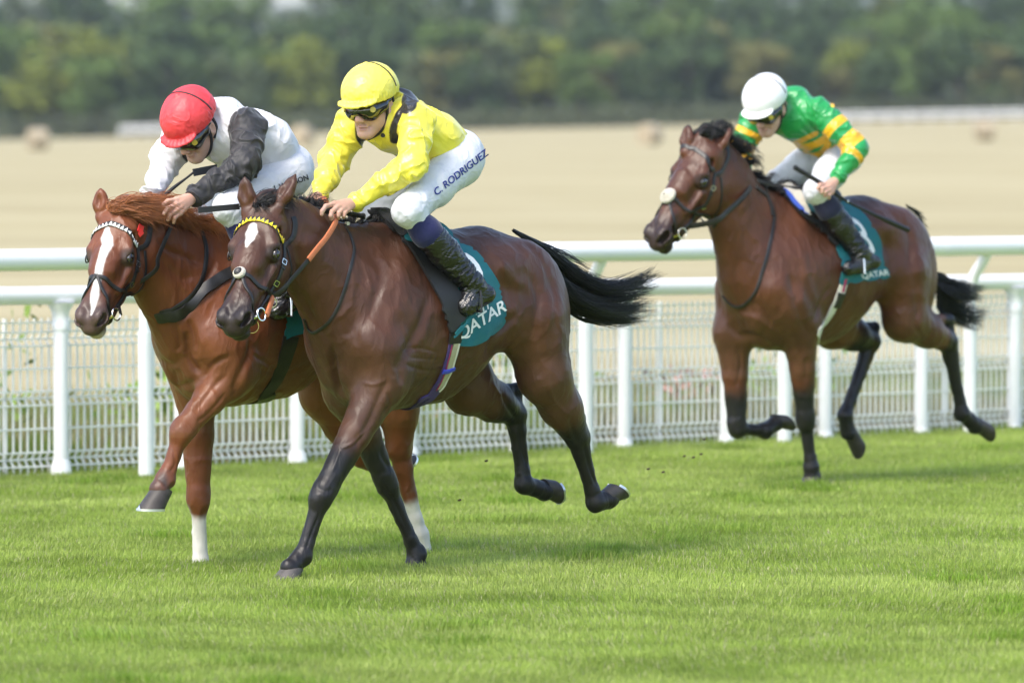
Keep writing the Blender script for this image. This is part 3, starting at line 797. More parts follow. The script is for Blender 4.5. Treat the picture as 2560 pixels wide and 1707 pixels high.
spec3['strokes'] = [
    ([cH(250, 640), cH(300, 700), cH(410, 720), cH(500, 800)], .024, .013), ([cH(300, 600), cH(400, 620), cH(520, 700)], .02, -.008), ([cH(560, 300), cH(600, 480), cH(640, 640), cH(700, 720)], .028, .012),
    ([cH(640, 250), cH(660, 400), cH(720, 560)], .03, -.008), ([cH(300, 300), cH(300, 450), cH(350, 570)], .025, .009), ([cH(1090, 60), cH(1200, 180), cH(1190, 400)], .03, .011),
    ([cH(1060, 180), cH(1100, 330), cH(1070, 470)], .028, .012), ([cH(1200, 230), cH(1230, 420), cH(1240, 620)], .03, .008), ([cH(1250, 560), cH(1230, 660), cH(1270, 720)], .02, .008),
    ([cH(700, 640), cH(740, 520), cH(800, 440)], .02, .008), ([cH(300, 760), cH(320, 860), cH(290, 980)], .014, .008), ([cH(660, 820), cH(660, 950)], .014, .008)]
H1 = build_horse(FR1, 'horse', 'dark bay horse in front, yellow and black browband and round white star on its forehead', spec1)
H2 = build_horse(FR2, 'horse', 'chestnut horse with a long white blaze and one white foreleg, beside the dark bay', spec2)
H3 = build_horse(FR3, 'horse', 'bay horse with a white fleece pad on its noseband, galloping a few lengths behind', spec3)

# ---------------------------------------------------------------- tack: sheets and straps laid on the horses
def poly_sheet(px_poly, step=7.0, smooth=True):
    """2-D outline -> Delaunay grid points and triangles"""
    from mathutils.geometry import delaunay_2d_cdt
    P = crom([(*p, 0) for p in px_poly], 6, True)[:, :2] if smooth else np.array(px_poly, float)
    n = len(P)
    lo, hi = P.min(0), P.max(0)
    xs = np.arange(lo[0] + step / 2, hi[0], step); ys = np.arange(lo[1] + step / 2, hi[1], step)
    G = np.array([(x, y) for x in xs for y in ys])
    x0, y0 = P[:, 0], P[:, 1]; x1, y1 = np.roll(x0, -1), np.roll(y0, -1)
    ins = np.zeros(len(G), bool)
    for a, b, c, d in zip(x0, y0, x1, y1):
        cr = ((b > G[:, 1]) != (d > G[:, 1])) & (G[:, 0] < (c - a) * (G[:, 1] - b) / (d - b + 1e-12) + a); ins ^= cr
    G = G[ins]
    dm = np.min([np.hypot(G[:, 0] - a, G[:, 1] - b) for a, b in P], 0) if len(G) else np.zeros(0)
    G = G[dm > step * .5]
    allp = [Vector(p) for p in np.vstack([P, G])]
    r = delaunay_2d_cdt(allp, [], [list(range(n))], 1, 1e-5)
    return np.array([tuple(v) for v in r[0]]), [tuple(f) for f in r[2]]

def lay(fr, bvh, pts2, off, w_guess=None):
    out = []; nn = []; last = None
    for p in pts2:
        o = fr.R @ (V3(0, 0, CAM_H) - fr.o); d = fr.R @ unit(cam_ray(p[0], p[1]))
        loc, no, i, ds = bvh.ray_cast(Vector(o), Vector(d))
        if loc is None: out.append(None); nn.append(None)
        else: out.append(V3(loc)); nn.append(V3(no) if no @ Vector(d) < 0 else -V3(no))
    idx = [i for i, v in enumerate(out) if v is not None]
    A = np.array([pts2[i] for i in idx])
    for i, v in enumerate(out):
        if v is None:
            j = idx[int(np.argmin(((A - pts2[i]) ** 2).sum(1)))]
            out[i] = fr.q(pts2[i], out[j][1]); nn[i] = nn[j]
    return np.array(out), np.array(nn)

def sheet(name, fr, bvh, poly, off, th, mat_, parent, step=7, mirror=False, wave=0.0, build=True, smooth=True, flare=None):
    P2, T = poly_sheet(poly, step, smooth)
    C, N = lay(fr, bvh, P2, off)
    # smooth the normals over neighbours
    adj = [set() for _ in P2]
    for f in T:
        for i in range(len(f)): adj[f[i]].add(f[i - 1]); adj[f[i - 1]].add(f[i])
    for _ in range(4):
        N = np.array([unit(N[i] + sum((N[j] for j in adj[i]), V3(0, 0, 0))) for i in range(len(N))])
        C2 = np.array([(C[i] * 2 + sum((C[j] for j in adj[i]), V3(0, 0, 0))) / (2 + len(adj[i])) for i in range(len(C))])
        interior = np.array([len(adj[i]) > 4 for i in range(len(C))]); C = np.where(interior[:, None], C2, C)
    Wv = off + (wave * (fbm(C * 16, 9) - .35) if wave else 0)
    if flare is not None: Wv = Wv + flare(P2)
    Wv = np.asarray(Wv) * np.ones(len(C))
    A = C + N * (Wv + th)[:, None]; B = C + N * (Wv)[:, None]
    edges = {}
    for f in T:
        for i in range(len(f)):
            e = (f[i - 1], f[i]); edges[e] = 1
    bd = [e for e in edges if (e[1], e[0]) not in edges]
    n = len(C)
    # orient
    f0 = T[0]; nrm = np.cross(A[f0[1]] - A[f0[0]], A[f0[2]] - A[f0[0]])
    flip = nrm @ N[f0[0]] < 0
    F = [(f[::-1] if flip else f) for f in T] + [tuple(i + n for i in (f if flip else f[::-1])) for f in T]
    F += [((e[0], e[0] + n, e[1] + n, e[1]) if not flip else (e[1], e[1] + n, e[0] + n, e[0])) for e in bd]
    V = np.vstack([A, B])
    mb = MB(); mb.add(V, F)
    if mirror:
        m2 = MB(); m2.add(V * V3(1, -1, 1), [tuple(f[::-1]) for f in F]); m2.build(name, mat_, parent)
    o = mb.build(name, mat_, parent) if build else None
    bv = BVHTree.FromPolygons([tuple(v) for v in A], [f[::-1] if flip else f for f in T])
    return o, bv

def text_on(name, body, fr, bvh, origin, ux, uy, size, off, mat_, parent, font_shear=0, spacing=1.0, curve=None):
    """lettering mapped to the plane of sight (origin, ux, uy in pixels per em) and dropped on the surface"""
    cu = bpy.data.curves.new('txt', 'FONT'); cu.body = body; cu.size = 1; cu.space_character = spacing; cu.offset = .018; cu.resolution_u = 3
    cu.shear = font_shear
    o = bpy.data.objects.new('txt', cu); COL.objects.link(o)
    dg = bpy.context.evaluated_depsgraph_get(); me = o.evaluated_get(dg).to_mesh()
    import bmesh
    bm = bmesh.new(); bm.from_mesh(me); bmesh.ops.triangulate(bm, faces=bm.faces)
    for _ in range(3):
        es = [e for e in bm.edges if e.calc_length() > .22]
        if es: bmesh.ops.subdivide_edges(bm, edges=es, cuts=1); bmesh.ops.triangulate(bm, faces=bm.faces)
    P = np.array([(v.co.x, v.co.y) for v in bm.verts]); T = [tuple(v.index for v in f.verts) for f in bm.faces]
    bm.free(); o.evaluated_get(dg).to_mesh_clear(); bpy.data.objects.remove(o)
    wdt = P[:, 0].max()
    if curve: P = curve(P, wdt)
    px = V3(*origin, 0)[:2] + size * (P[:, :1] * V3(*ux, 0)[:2] + P[:, 1:] * V3(*uy, 0)[:2])
    C, N = lay(fr, bvh, px, off)
    A = C + N * off; 
    d = fr.R @ unit(cam_ray(*origin))
    f0 = T[0]; s_ = np.cross(A[f0[1]] - A[f0[0]], A[f0[2]] - A[f0[0]])
    if s_ @ d > 0: T = [t[::-1] for t in T]
    mb = MB(); mb.add(A, T); return mb.build(name, mat_, parent, smooth=False)

def empty(name, fr, label, cat, group=None, base=None):
    r = bpy.data.objects.new(name, None); COL.objects.link(r); r.empty_display_size = .1
    r.location = Vector(fr.o); r.rotation_euler = (0, 0, fr.rz)
    r['label'] = label; r['category'] = cat
    if group: r['group'] = group
    return r

def S(hz, p):
    h = cam_hit(hz.fr, hz.bvh, p)
    if h is not None: return h
    c = [hz.bvh.find_nearest(Vector(hz.fr.q(p, w_))) for w_ in np.linspace(-.05, .3, 8)]      # just off the outline
    return V3(min(c, key=lambda r: r[3])[0])
def Sw(hz, p, w): return hz.fr.q(p, w)

def hloop(hz, pts): return [hz.H.p(*p) for p in pts]

def bridle(hz, label, band_mat, tooth_mat, fleece=None, grackle=True, xdrop=0.0, hrings=True):
    fr, H, bv = hz.fr, hz.H, hz.bvh
    b = empty('bridle', fr, label, 'bridle', 'bridles on the horses')
    sym = lambda pts: [(-x, y, z) for x, y, z in pts[::-1]] + pts[1:] if pts[0][0] == 0 else pts
    # browband
    bb = sym([(0, .078, .06), (.045, .084, .05), (.085, .102, 0), (.11, .135, -.075)])
    bo, C, N = strap('browband', hloop(hz, bb), .024, .005, bv, band_mat, b, build=False, n=8)
    bo = bo.build('browband', band_mat, b)
    if tooth_mat:
        L = np.concatenate([[0], np.cumsum(np.linalg.norm(np.diff(C, axis=0), axis=1))]); nt_ = 19
        me = None
        for i in range(nt_):
            s_ = L[-1] * (i + .5) / nt_; k = min(int(np.searchsorted(L, s_)) - 1, len(C) - 2); f = (s_ - L[k]) / (L[k + 1] - L[k])
            c = C[k] * (1 - f) + C[k + 1] * f; t = unit(C[k + 1] - C[k]); n_ = unit(N[k]); u_ = unit(np.cross(t, n_)); n_ = np.cross(u_, t)
            if n_ @ N[k] < 0: n_ = -n_
            if u_ @ H.a > 0: u_ = -u_                           # points of the triangles towards the ears
            if me is None:
                hw = L[-1] / nt_ * .48; g = MB()
                g.add([(-hw, -.0125, 0), (hw, -.0125, 0), (0, .0115, 0), (-hw * .8, -.010, .003), (hw * .8, -.010, .003), (0, .008, .003)], [(0, 2, 1), (3, 4, 5), (0, 1, 4, 3), (1, 2, 5, 4), (2, 0, 3, 5)])
                me = bpy.data.meshes.new('tooth'); me.from_pydata(g.v, [], g.f); me.materials.append(tooth_mat)
            o = link('tooth', me, bo)
            c = c + n_ * .0062; xx = np.cross(u_, n_)
            o.matrix_local = Matrix(((xx[0], u_[0], n_[0], c[0]), (xx[1], u_[1], n_[1], c[1]), (xx[2], u_[2], n_[2], c[2]), (0, 0, 0, 1)))
    strap('headpiece', hloop(hz, [(-.11, .14, -.09), (-.10, .09, -.13), (-.06, .0, -.14), (0, -.03, -.12), (.06, .0, -.14), (.10, .09, -.13), (.11, .14, -.09)]), .024, .005, bv, M_leather, b)
    for s in (-1, 1):
        cp = [(s * .12, .135, -.085), (s * .12, .21, -.105), (s * .11, .30, -.125), (s * .09, .39, -.125), (s * .075, .455, -.105)]
        o, C, N = strap('cheekpiece', hloop(hz, cp), .017, .005, bv, M_leather, b, off=.002, build=False); o = o.build('cheekpiece', M_leather, b)
        for k in (len(C) // 4, len(C) // 2 + 2):
            g = MB(); t = unit(C[k + 1] - C[k]); n_ = unit(N[k]); u_ = unit(np.cross(t, n_)); n_ = np.cross(t, u_); R = [t, u_, n_]
            c = C[k] + unit(N[k]) * .008
            for dx, dy, lx, ly in ((.011, 0, .003, .024), (-.011, 0, .003, .024), (0, .012, .022, .003), (0, -.012, .022, .003)): g.box(c + t * dx + u_ * dy, (lx, ly, .003), R)
            g.build('buckle', M_steel, o)
            c2 = C[k + 3] + unit(N[k + 3]) * .008; g = MB(); g.box(c2, (.008, .023, .006), R); g.build('keeper', M_leather, o)
        tl = [(s * .12, .13, -.12), (s * .11, .22, -.20), (s * .085, .31, -.26), (s * .03, .35, -.29)]
        strap('throatlatch', hloop(hz, tl), .014, .004, bv, M_leather, b, snap=True)
        strap('noseband_strap', hloop(hz, [(0, .355, .03), (s * .05, .362, .01), (s * .085, .375, -.06), (s * .09, .355, -.14), (s * .06, .32, -.23), (0, .32, -.26)]), .017, .005, bv, M_leather, b, off=.004)
        if grackle:
            strap('noseband_strap', hloop(hz, [(0, .35, .03), (s * .032, .40, .02), (s * .062, .455, -.03), (s * .068, .492, -.08), (s * .045, .505, -.135), (0, .50, -.16)]), .014, .005, bv, M_leather, b, off=.004)
        rc_ = H.p(s * .070, .482, -.100)
        rg = ring('bit_ring', rc_, unit(H.L * s + .25 * H.N), .028, .0036, M_steel, b)
        g = MB(); g.tube([H.p(s * .03, .515, -.093), H.p(s * .060, .490, -.098)], .0075, 8); g.build('bit_mouthpiece', M_brass if hz.brass else M_steel, b)
    # pad on the nose
    if fleece:
        F = Field(.003 if fleece < .04 else .004); c, n_, i, d = bv.find_nearest(Vector(H.p(0, .355, .03))); c = V3(c); n_ = V3(n_)
        rr = fleece
        for k in range(16):
            an = k / 16 * 6.283; F.el(c + n_ * .008 + rr * (math.cos(an) * H.L + math.sin(an) * H.a), V3(.013, .013, .012), .006)
        if fleece > .036: F.el(c + n_ * .012, V3(rr, .03, rr), .012, [H.L, n_, np.cross(H.L, n_)])
        else: F.el(c + n_ * .004, V3(rr, .008, rr), .006, [H.L, n_, np.cross(H.L, n_)])
        v, qd = F.mesh(); link('fleece_pad', new_mesh('fleece_pad', v, qd, M_fleece), b)
        F = Field(.003); F.el(c + n_ * .015, V3(.022, .014, .022) if fleece < .036 else V3(.013, .030, .013), .004, [H.L, n_, np.cross(H.L, n_)])
        v, qd = F.mesh(); link('leather_disc', new_mesh('leather_disc', v, qd, M_leather), b)
    return b

H1.brass = False; H2.brass = True; H3.brass = True
BR1 = bridle(H1, 'black bridle with yellow toothed browband and small round fleece on the dark bay', M_leather, M_yellow_gloss, fleece=.0165)
BR2 = bridle(H2, 'black bridle with white toothed browband and red end tab on the chestnut', M_leather, M_white_gloss, fleece=None)
BR3 = bridle(H3, 'plain black bridle with big cream fleece nose pad on the bay behind', M_leather, None, fleece=.037)
# red tab on the chestnut's browband
g = MB(); c = H2.H.p(.112, .13, -.05); c = S(H2, cA(548, 575)); n_ = unit(c - H2.H.p(0, .15, -.1))
e1 = H2.H.a; e2 = unit(np.cross(n_, e1))
g.box(c + n_ * .010, (.006, .030, .034), [n_, e2, e1]); g.box(c + n_ * .013 + e1 * .022 + e2 * .006, (.004, .022, .030), [n_, unit(e2 + .5 * e1), unit(e1 - .5 * e2)])
g.build('red_tab', M_red_gloss, BR2)
ring('martingale_ring', H1.fr.q(cB(470, 932), .13), H1.fr.dir((.2, -1, 0)), .021, .003, M_steel, BR1)
ring('chin_ring', H1.fr.q(cB(340, 1085), .13), H1.fr.dir((.3, -1, 0)), .030, .0025, M_brass, BR1)

def free_strap(name, pts, wd, th, mat_, parent, up=(0, 1, 0), n=8):
    return strap(name, pts, wd, th, None, mat_, parent, snap=False, n=n, up=up)

# reins and neck straps
f1 = FR1.q
free_strap('rein', [H1.H.p(.082, .475, -.12), f1(cB(490, 880), .135), f1(cB(600, 775), .15), f1(cB(715, 645), .155)], .020, .004, M_leather, BR1)
free_strap('rein_grip', [f1(cB(708, 652), .158), f1(cB(760, 585), .155), f1(cB(830, 500), .14), f1(cB(885, 405), .11), f1(cB(885, 370), .075)], .024, .006, M_orange, BR1)
free_strap('rein_grip', [H1.H.p(-.082, .475, -.12), f1(cB(640, 420), -.12), f1(cB(760, 300), -.08), f1(cB(785, 255), -.05), f1(cB(815, 258), -.03), f1(cB(832, 300), -.02)], .022, .006, M_orange, BR1)
NS1 = empty('neck_strap', FR1, 'thin black neck strap hanging round the dark bay in front', 'neck strap')
strap('strap', [S(H1, p) for p in (cB(945, 425), cB(980, 490), cB(1003, 570), cB(985, 690), cB(955, 800), cB(905, 950), cB(840, 1060), cB(750, 1128), cB(715, 1118))], .014, .004, H1.bvh, M_leather, NS1, off=.003)
strap('strap', [S(H1, p) for p in (cB(720, 1125), cB(700, 1090), cB(682, 1040))], .012, .004, H1.bvh, M_leather, NS1, off=.003)
g = MB(); c = S(H1, cB(950, 415)); g.tube([c + V3(0, .005, 0), c + V3(0, .02, 0)], .009, 10); g.build('button', M_bone, NS1)
f2 = FR2.q
free_strap('rein', [H2.H.p(.082, .475, -.11), f2(cA(640, 940), .13), f2(cA(700, 800), .14), f2(cA(765, 640), .13), f2(cA(820, 510), .08)], .020, .004, M_leather, BR2)
free_strap('rein', [H2.H.p(-.082, .475, -.11), f2(cA(300, 700), -.2), f2(cA(500, 450), -.1), f2((425, 520), -.05)], .020, .004, M_leather, BR2)
NS2 = empty('breastplate', FR2, 'black leather breast girth and neck strap across the chest of the chestnut', 'breastplate')
strap('strap', [S(H2, p) for p in (cA(1010, 520), cA(1060, 600), cA(1092, 720), cA(1080, 900), cA(1030, 1030), cA(950, 1130), cA(850, 1200), cA(790, 1228))] + [FR2.q((385, 745), -.06), FR2.q((372, 700), -.13)], .019, .005, H2.bvh, M_leather, NS2, off=.004)
strap('breast_band', [S(H2, p) for p in (cA(1560, 820), cA(1400, 870), cA(1250, 945), cA(1150, 1010), cA(1050, 1090), cA(960, 1190), cA(860, 1265), cA(800, 1275))] + [FR2.q((388, 760), -.06), FR2.q((374, 725), -.13), FR2.q((370, 690), -.18)], .052, .008, H2.bvh, M_leather, NS2, off=.006)
f3 = FR3.q
free_strap('rein', [H3.H.p(.082, .48, -.11), f3(cG(560, 1160), .15), f3(cG(680, 1080), .16), f3(cG(790, 980), .14), f3(cG(860, 880), .09), f3(cG(860, 850), .05)], .030, .005, M_leather, BR3)
free_strap('rein', [f3(cG(860, 850), .05), f3(cG(1000, 890), .06), f3(cG(1200, 920), .10), f3(cG(1390, 900), .18)], .022, .004, M_leather, BR3)
NS3 = empty('breastplate', FR3, 'thin black breastplate straps on the bay galloping behind', 'breastplate')
strap('strap', [S(H3, p) for p in (cG(930, 900), cG(975, 1000), cG(1010, 1100), cG(1000, 1200), cG(975, 1330), cG(920, 1530), cH(400, 470), cH(340, 545), cH(280, 555), cH(225, 500))], .016, .005, H3.bvh, M_leather, NS3, off=.004)
strap('strap', [S(H3, p) for p in (cG(880, 900), cG(950, 960), cG(990, 1040), cG(1000, 1110))], .028, .006, H3.bvh, M_leather, NS3, off=.004)

# saddles and number cloths
def saddle_pack(hz, tag, cloth_poly, flap_poly, cloth_label, saddle_label, seat, flap_mat=M_pad, step=7):
    cl = empty('saddle_cloth', hz.fr, cloth_label, 'saddle cloth', 'teal number cloths')
    o, bvc = sheet('cloth', hz.fr, hz.bvh, cloth_poly, .006, .004, M_teal, cl, step=step, mirror=True, wave=.010)
    sd_ = empty('racing_saddle', hz.fr, saddle_label, 'saddle', 'racing saddles')
    if flap_poly: o2, bvf = sheet('flap', hz.fr, hz.bvh, flap_poly, .016, .014, flap_mat, sd_, step=step, mirror=True, wave=.004)
    t0, t1, zt = seat
    F = Field(.008); lat = (0, 1, 0)
    F.rc((t0, 0, zt + .012), (t1, 0, zt + .015), .07, .075, .03, lat, 1.6); F.rc((t0 - .02, 0, zt + .05), (t0 + .02, 0, zt + .045), .04, .03, .04, lat, 1.2)
    v, qd = F.mesh(); link('seat', new_mesh('seat', v, qd, M_leather), sd_)
    return cl, sd_, bvc
c1 = [cD(330, 200), cD(470, 345), cD(560, 385), cD(640, 455), cD(700, 540), cD(765, 650), cD(795, 780), cD(822, 850), cD(810, 960), cD(720, 1055), cD(600, 1130), cD(470, 1140), cD(425, 1095), cD(400, 1040), cD(345, 900), cD(225, 600), cD(140, 380), cD(100, 260), cD(180, 190)]
fl1 = [cB(1165, 385), cB(1215, 372), cB(1330, 480), cB(1430, 560), cB(1540, 660), cB(1640, 800), cB(1735, 940), cB(1725, 1010), cB(1680, 1075), cB(1625, 1125), cB(1600, 1080), cB(1540, 930), cB(1430, 750), cB(1330, 570), cB(1240, 470)]
CL1, SD1, bvc1 = saddle_pack(H1, 'a', c1, fl1, 'teal saddle cloth with white numeral and lettering on the dark bay', 'black saddle with long smooth flap on the dark bay', (.12, .04, 1.48))
sheet('grip_pad', FR1, H1.bvh, [cB(1160, 385), cB(1215, 365), cB(1290, 425), cB(1345, 495), cB(1310, 525), cB(1250, 475)], .032, .006, M_mesh_pad, SD1, mirror=True)
sheet('corner_patch', FR1, H1.bvh, [cB(1325, 500), cB(1350, 492), cB(1400, 515), cB(1440, 550), cB(1390, 556), cB(1335, 545)], .033, .002, M_teal, SD1, step=5)
fold = sheet('folded_edge', FR1, H1.bvh, [cD(495, 775), cD(560, 775), cD(592, 830), cD(580, 870), cD(530, 920), cD(480, 980), cD(420, 1050), cD(385, 1075), cD(400, 1030), cD(470, 950), cD(520, 880)], .034, .003, M_teal, CL1, step=5, wave=.01)
# numeral 9 whose left half the boot hides, and the lettering
text_on('numeral', '9', FR1, bvc1, cD(512, 672), (.95, .40), (-.30, -1.0), 132, .0025, M_print, CL1)
text_on('lettering', 'QATAR', FR1, bvc1, cD(462, 1105), (.86, -.56), (-.22, -1.0), 42, .0025, M_print, CL1, spacing=.96)
text_on('lettering', 'VISIT', FR1, bvc1, cD(535, 925), (.88, -.40), (-.22, -1.0), 30, .0025, M_print, CL1, spacing=1.0)

def girth(hz, pts_px, under, wd, stripes, parent, base):
    near = [S(hz, p) for p in pts_px]; far = [p * V3(1, -1, 1) for p in near[::-1]]
    path = near + [V3(u) for u in under] + far
    g_ = empty('girth', hz.fr, parent, 'girth', 'girths')
    strap('webbing', path, wd, .006, hz.bvh, base, g_, off=.004)
    return g_, near
G1, n1 = girth(H1, [cD(425, 1100), cD(372, 1310), cD(300, 1455), cD(215, 1560), cE(1700, 440)], [(.13, .08, .75), (.13, 0, .74), (.13, -.08, .75)], .062, None, 'purple edged beige elastic girth under the dark bay', M_webp)
strap('elastic_stripe', [S(H1, p) for p in (cD(432, 1115), cD(405, 1220), cD(372, 1330), cD(330, 1420), cD(290, 1470))], .032, .003, H1.bvh, M_webk, G1, off=.012, taper=lambda t: 1 - max(0, t - .75) * 3)
strap('light_stripe', [S(H1, p) for p in (cD(450, 1120), cD(422, 1225), cD(388, 1335), cD(340, 1430), cD(295, 1485))], .009, .002, H1.bvh, M_webw, G1, off=.0155)
strap('red_stripe', [S(H1, p) for p in (cD(395, 1130), cD(362, 1260), cD(325, 1380), cD(275, 1480))], .005, .002, H1.bvh, M_webr, G1, off=.011)
strap('keeper', [S(H1, p) for p in (cD(322, 1332), cD(365, 1328), cD(415, 1305))], .020, .005, H1.bvh, M_blue, G1, off=.016)
strap('buckle_guard', [S(H1, p) for p in (cD(430, 1020), cD(425, 1060), cD(418, 1118))], .07, .006, H1.bvh, M_leather, G1, off=.010)
# horse 2: corner of cloth, pads and girth
c2 = [cB(545, 835), cB(580, 850), cB(660, 830), cB(800, 880), cB(800, 1150), cB(690, 1130), cB(600, 1150), cB(548, 1160), cB(556, 1000)]
CL2, SD2, bvc2 = saddle_pack(H2, 'b', c2, None, 'teal saddle cloth corner showing on the chestnut beneath its rider', 'black saddle with blue grip pad on the chestnut', (-.28, -.45, 1.50))
strap('pad_edge', [S(H2, p) for p in (cA(1085, 480), cA(1160, 490), cA(1230, 530), cA(1290, 585))], .03, .008, H2.bvh, M_leather, SD2, off=.004)
sheet('grip_pad', FR2, H2.bvh, [cA(1170, 455), cA(1230, 462), cA(1330, 520), cA(1340, 580), cA(1290, 570), cA(1230, 510)], .012, .01, M_blue_pad, SD2, step=5)
G2, n2 = girth(H2, [cE(955, 90), cE(925, 200), cE(880, 320), cE(820, 410)], [(-.23, .08, .76), (-.23, 0, .75), (-.23, -.08, .76)], .085, None, 'wide black girth under the chestnut', M_leather)
# horse 3
c3 = [cG(1180, 940), cG(1400, 985), cG(1520, 1020), cG(1620, 1080), cG(1700, 1170), cG(1765, 1290), cG(1780, 1420), cG(1835, 1530), cG(1800, 1560), cG(1640, 1580), cG(1480, 1600), cG(1490, 1480), cG(1440, 1330), cG(1340, 1170), cG(1230, 1040)]
fl3 = [cG(1020, 950), cG(1120, 930), cG(1200, 1010), cG(1300, 1150), cG(1400, 1165), cG(1440, 1240), cG(1450, 1330), cG(1400, 1300), cG(1300, 1200), cG(1190, 1110), cG(1100, 1010)]
CL3, SD3, bvc3 = saddle_pack(H3, 'c', c3, fl3, 'teal saddle cloth with a white number 3 on the bay behind', 'black saddle with pale and blue pad edges on the bay behind', (.0, -.18, 1.58), step=8)
sheet('pale_pad', FR3, H3.bvh, [cG(1030, 935), cG(1110, 920), cG(1180, 960), cG(1225, 1040), cG(1250, 1115), cG(1215, 1105), cG(1160, 1040), cG(1080, 965)], .034, .008, M_fleece, SD3, step=6)
sheet('blue_edge', FR3, H3.bvh, [cG(1060, 965), cG(1090, 968), cG(1165, 1040), cG(1235, 1110), cG(1205, 1108), cG(1130, 1050)], .042, .004, M_blue_pad, SD3, step=6)
text_on('numeral', '3', FR3, bvc3, cG(1645, 1345), (.70, .30), (-.50, -1.0), 118, .003, M_print, CL3)
text_on('lettering', 'QATAR', FR3, bvc3, cG(1640, 1560), (1, -.15), (-.3, -1.0), 20, .003, M_print, CL3)
G3, n3 = girth(H3, [cH(860, 410), cH(840, 480), cH(790, 580), cH(745, 650), cH(725, 690)], [(-.02, .08, .80), (-.02, 0, .79), (-.02, -.08, .80)], .050, None, 'grey girth with red stripe under the bay behind', M_webw)
strap('red_stripe', [S(H3, p) for p in (cH(862, 412), cH(846, 480))], .014, .003, H3.bvh, M_webr, G3, off=.012)
strap('dark_guard', [S(H3, p) for p in (cH(840, 485), cH(812, 560))], .052, .006, H3.bvh, M_leather, G3, off=.012)

# ---------------------------------------------------------------- manes and tails
def lock(pts, jit, n=7):
    c = crom([V3(p) + rng.normal(0, jit, 3) for p in pts], n)
    return c
def tail(hz, fr, curves, count, mat_, wsp=.05, wd=.0035, loose=1.0):
    """curves: list of (upper px, lower px) stations along the tail"""
    st = []; m = len(curves); nl = max(8, count // 22)
    LK = [(rng.random(), rng.normal(0, wsp), rng.normal(0, 1, (m, 2)).cumsum(0) * .6, 1 - rng.random() ** 1.6 * .42) for _ in range(nl)]
    for i in range(count):
        s0, w1, off, l1 = LK[i % nl]
        s_ = min(max(s0 + rng.normal(0, .035), 0), 1); w0 = w1 + rng.normal(0, wsp * .3); pts = []
        ln = l1 * (1 - rng.random() * .12)
        for k in range(m):
            f = k / (m - 1) * ln * (m - 1); j = min(int(f), m - 2); g = f - j
            U = V3(*curves[j][0], 0) * (1 - g) + V3(*curves[j + 1][0], 0) * g; Lw = V3(*curves[j][1], 0) * (1 - g) + V3(*curves[j + 1][1], 0) * g
            fr_ = k / (m - 1); pin = 1 - .35 * fr_ ** 2 * 0
            p = U * (1 - s_) + Lw * s_
            p = p + V3(off[k][0] * 7 * fr_ ** 2 + rng.normal(0, 1.5 + 3.5 * fr_ ** 2), off[k][1] * 9 * fr_ ** 1.5 + rng.normal(0, 1.5 + 3 * fr_ ** 2), 0) * loose
            pts.append(fr.q((p[0], p[1]), w0 * (.25 + fr_)))
        st.append(crom(pts, 4))
    return hair_mesh('tail', st, mat_, hz.root, wd)
tail(H1, FR1, [(cD(890, 240), cD(930, 262)), (cD(1060, 322), cD(1170, 500)), (cD(1260, 440), cD(1310, 800)), (cD(1440, 580), cD(1420, 890)), (cD(1640, 690), cD(1620, 940)), (cD(1850, 640), cD(1800, 960)), (cD(2040, 560), cD(1930, 965))], 2400, M_hair_black, .045, .0024)
# loose wisps at the end
tail(H1, FR1, [(cD(1420, 590), cD(1420, 620)), (cD(1640, 665), cD(1650, 690)), (cD(1850, 620), cD(1880, 700)), (cD(1990, 570), cD(2040, 680)), (cD(2060, 500), cD(2070, 650))], 90, M_hair_black, .02, .002)
tail(H1, FR1, [(cD(1330, 850), cD(1310, 880)), (cD(1450, 900), cD(1460, 960)), (cD(1650, 800), cD(1640, 985)), (cD(1850, 760), cD(1800, 985)), (cD(2090, 820), cD(1960, 940))], 80, M_hair_black, .03, .0015)
tail(H3, FR3, [(cH(1345, 380), cH(1345, 560)), (cH(1390, 400), cH(1380, 610)), (cH(1450, 410), cH(1460, 650)), (cH(1530, 440), cH(1540, 680)), (cH(1590, 450), cH(1640, 640))], 800, M_hair_black, .05, .0032, 1.2)
tail(H3, FR3, [(cH(1180, 22), cH(1190, 40)), (cH(1240, 62), cH(1250, 85)), (cH(1295, 120), cH(1305, 160))], 70, M_hair_black, .008, .003, .4)
tail(H2, FR2, [((905, 610), (930, 640)), ((1000, 650), (990, 800)), ((1120, 700), (1100, 860)), ((1200, 720), (1180, 880))], 300, M_hair_chest, .04, .003)

def mane(hz, crest, count, mat_, dirs, ln, side=-1, jit=.012, wd=.0035, name='mane'):
    """strands root on the crest and lean along dirs (local)"""
    st = []; C = crom(crest, 10)
    nl = max(6, count // 28); LK = [(rng.random() * (len(C) - 1.001), rng.normal(0, .28, (3, 3)), .7 + .5 * rng.random()) for _ in range(nl)]
    for i in range(count):
        lk = LK[i % nl]; u = min(max(lk[0] + rng.normal(0, .35), 0), len(C) - 1.001); k = int(u); r = C[k] + (u - k) * (C[k + 1] - C[k])
        loc = hz.bvh.find_nearest(Vector(r + V3(0, rng.normal(0, .012), 0)))[0]; r = V3(loc) - V3(0, 0, .004)
        l_ = ln * lk[2] * (.6 + .5 * rng.random()); d = V3(dirs[0]) + lk[1][0] + rng.normal(0, .08, 3); e = V3(dirs[1]) + lk[1][1] + rng.normal(0, .10, 3); f = V3(dirs[2]) + lk[1][2] + rng.normal(0, .15, 3)
        st.append(crom([r, r + l_ * .35 * d, r + l_ * (.35 * d + .35 * e), r + l_ * (.35 * d + .35 * e + .4 * f)], 4))
    return hair_mesh(name, st, mat_, hz.root, wd)
pw = lambda h, *a: h.H.p(*a)
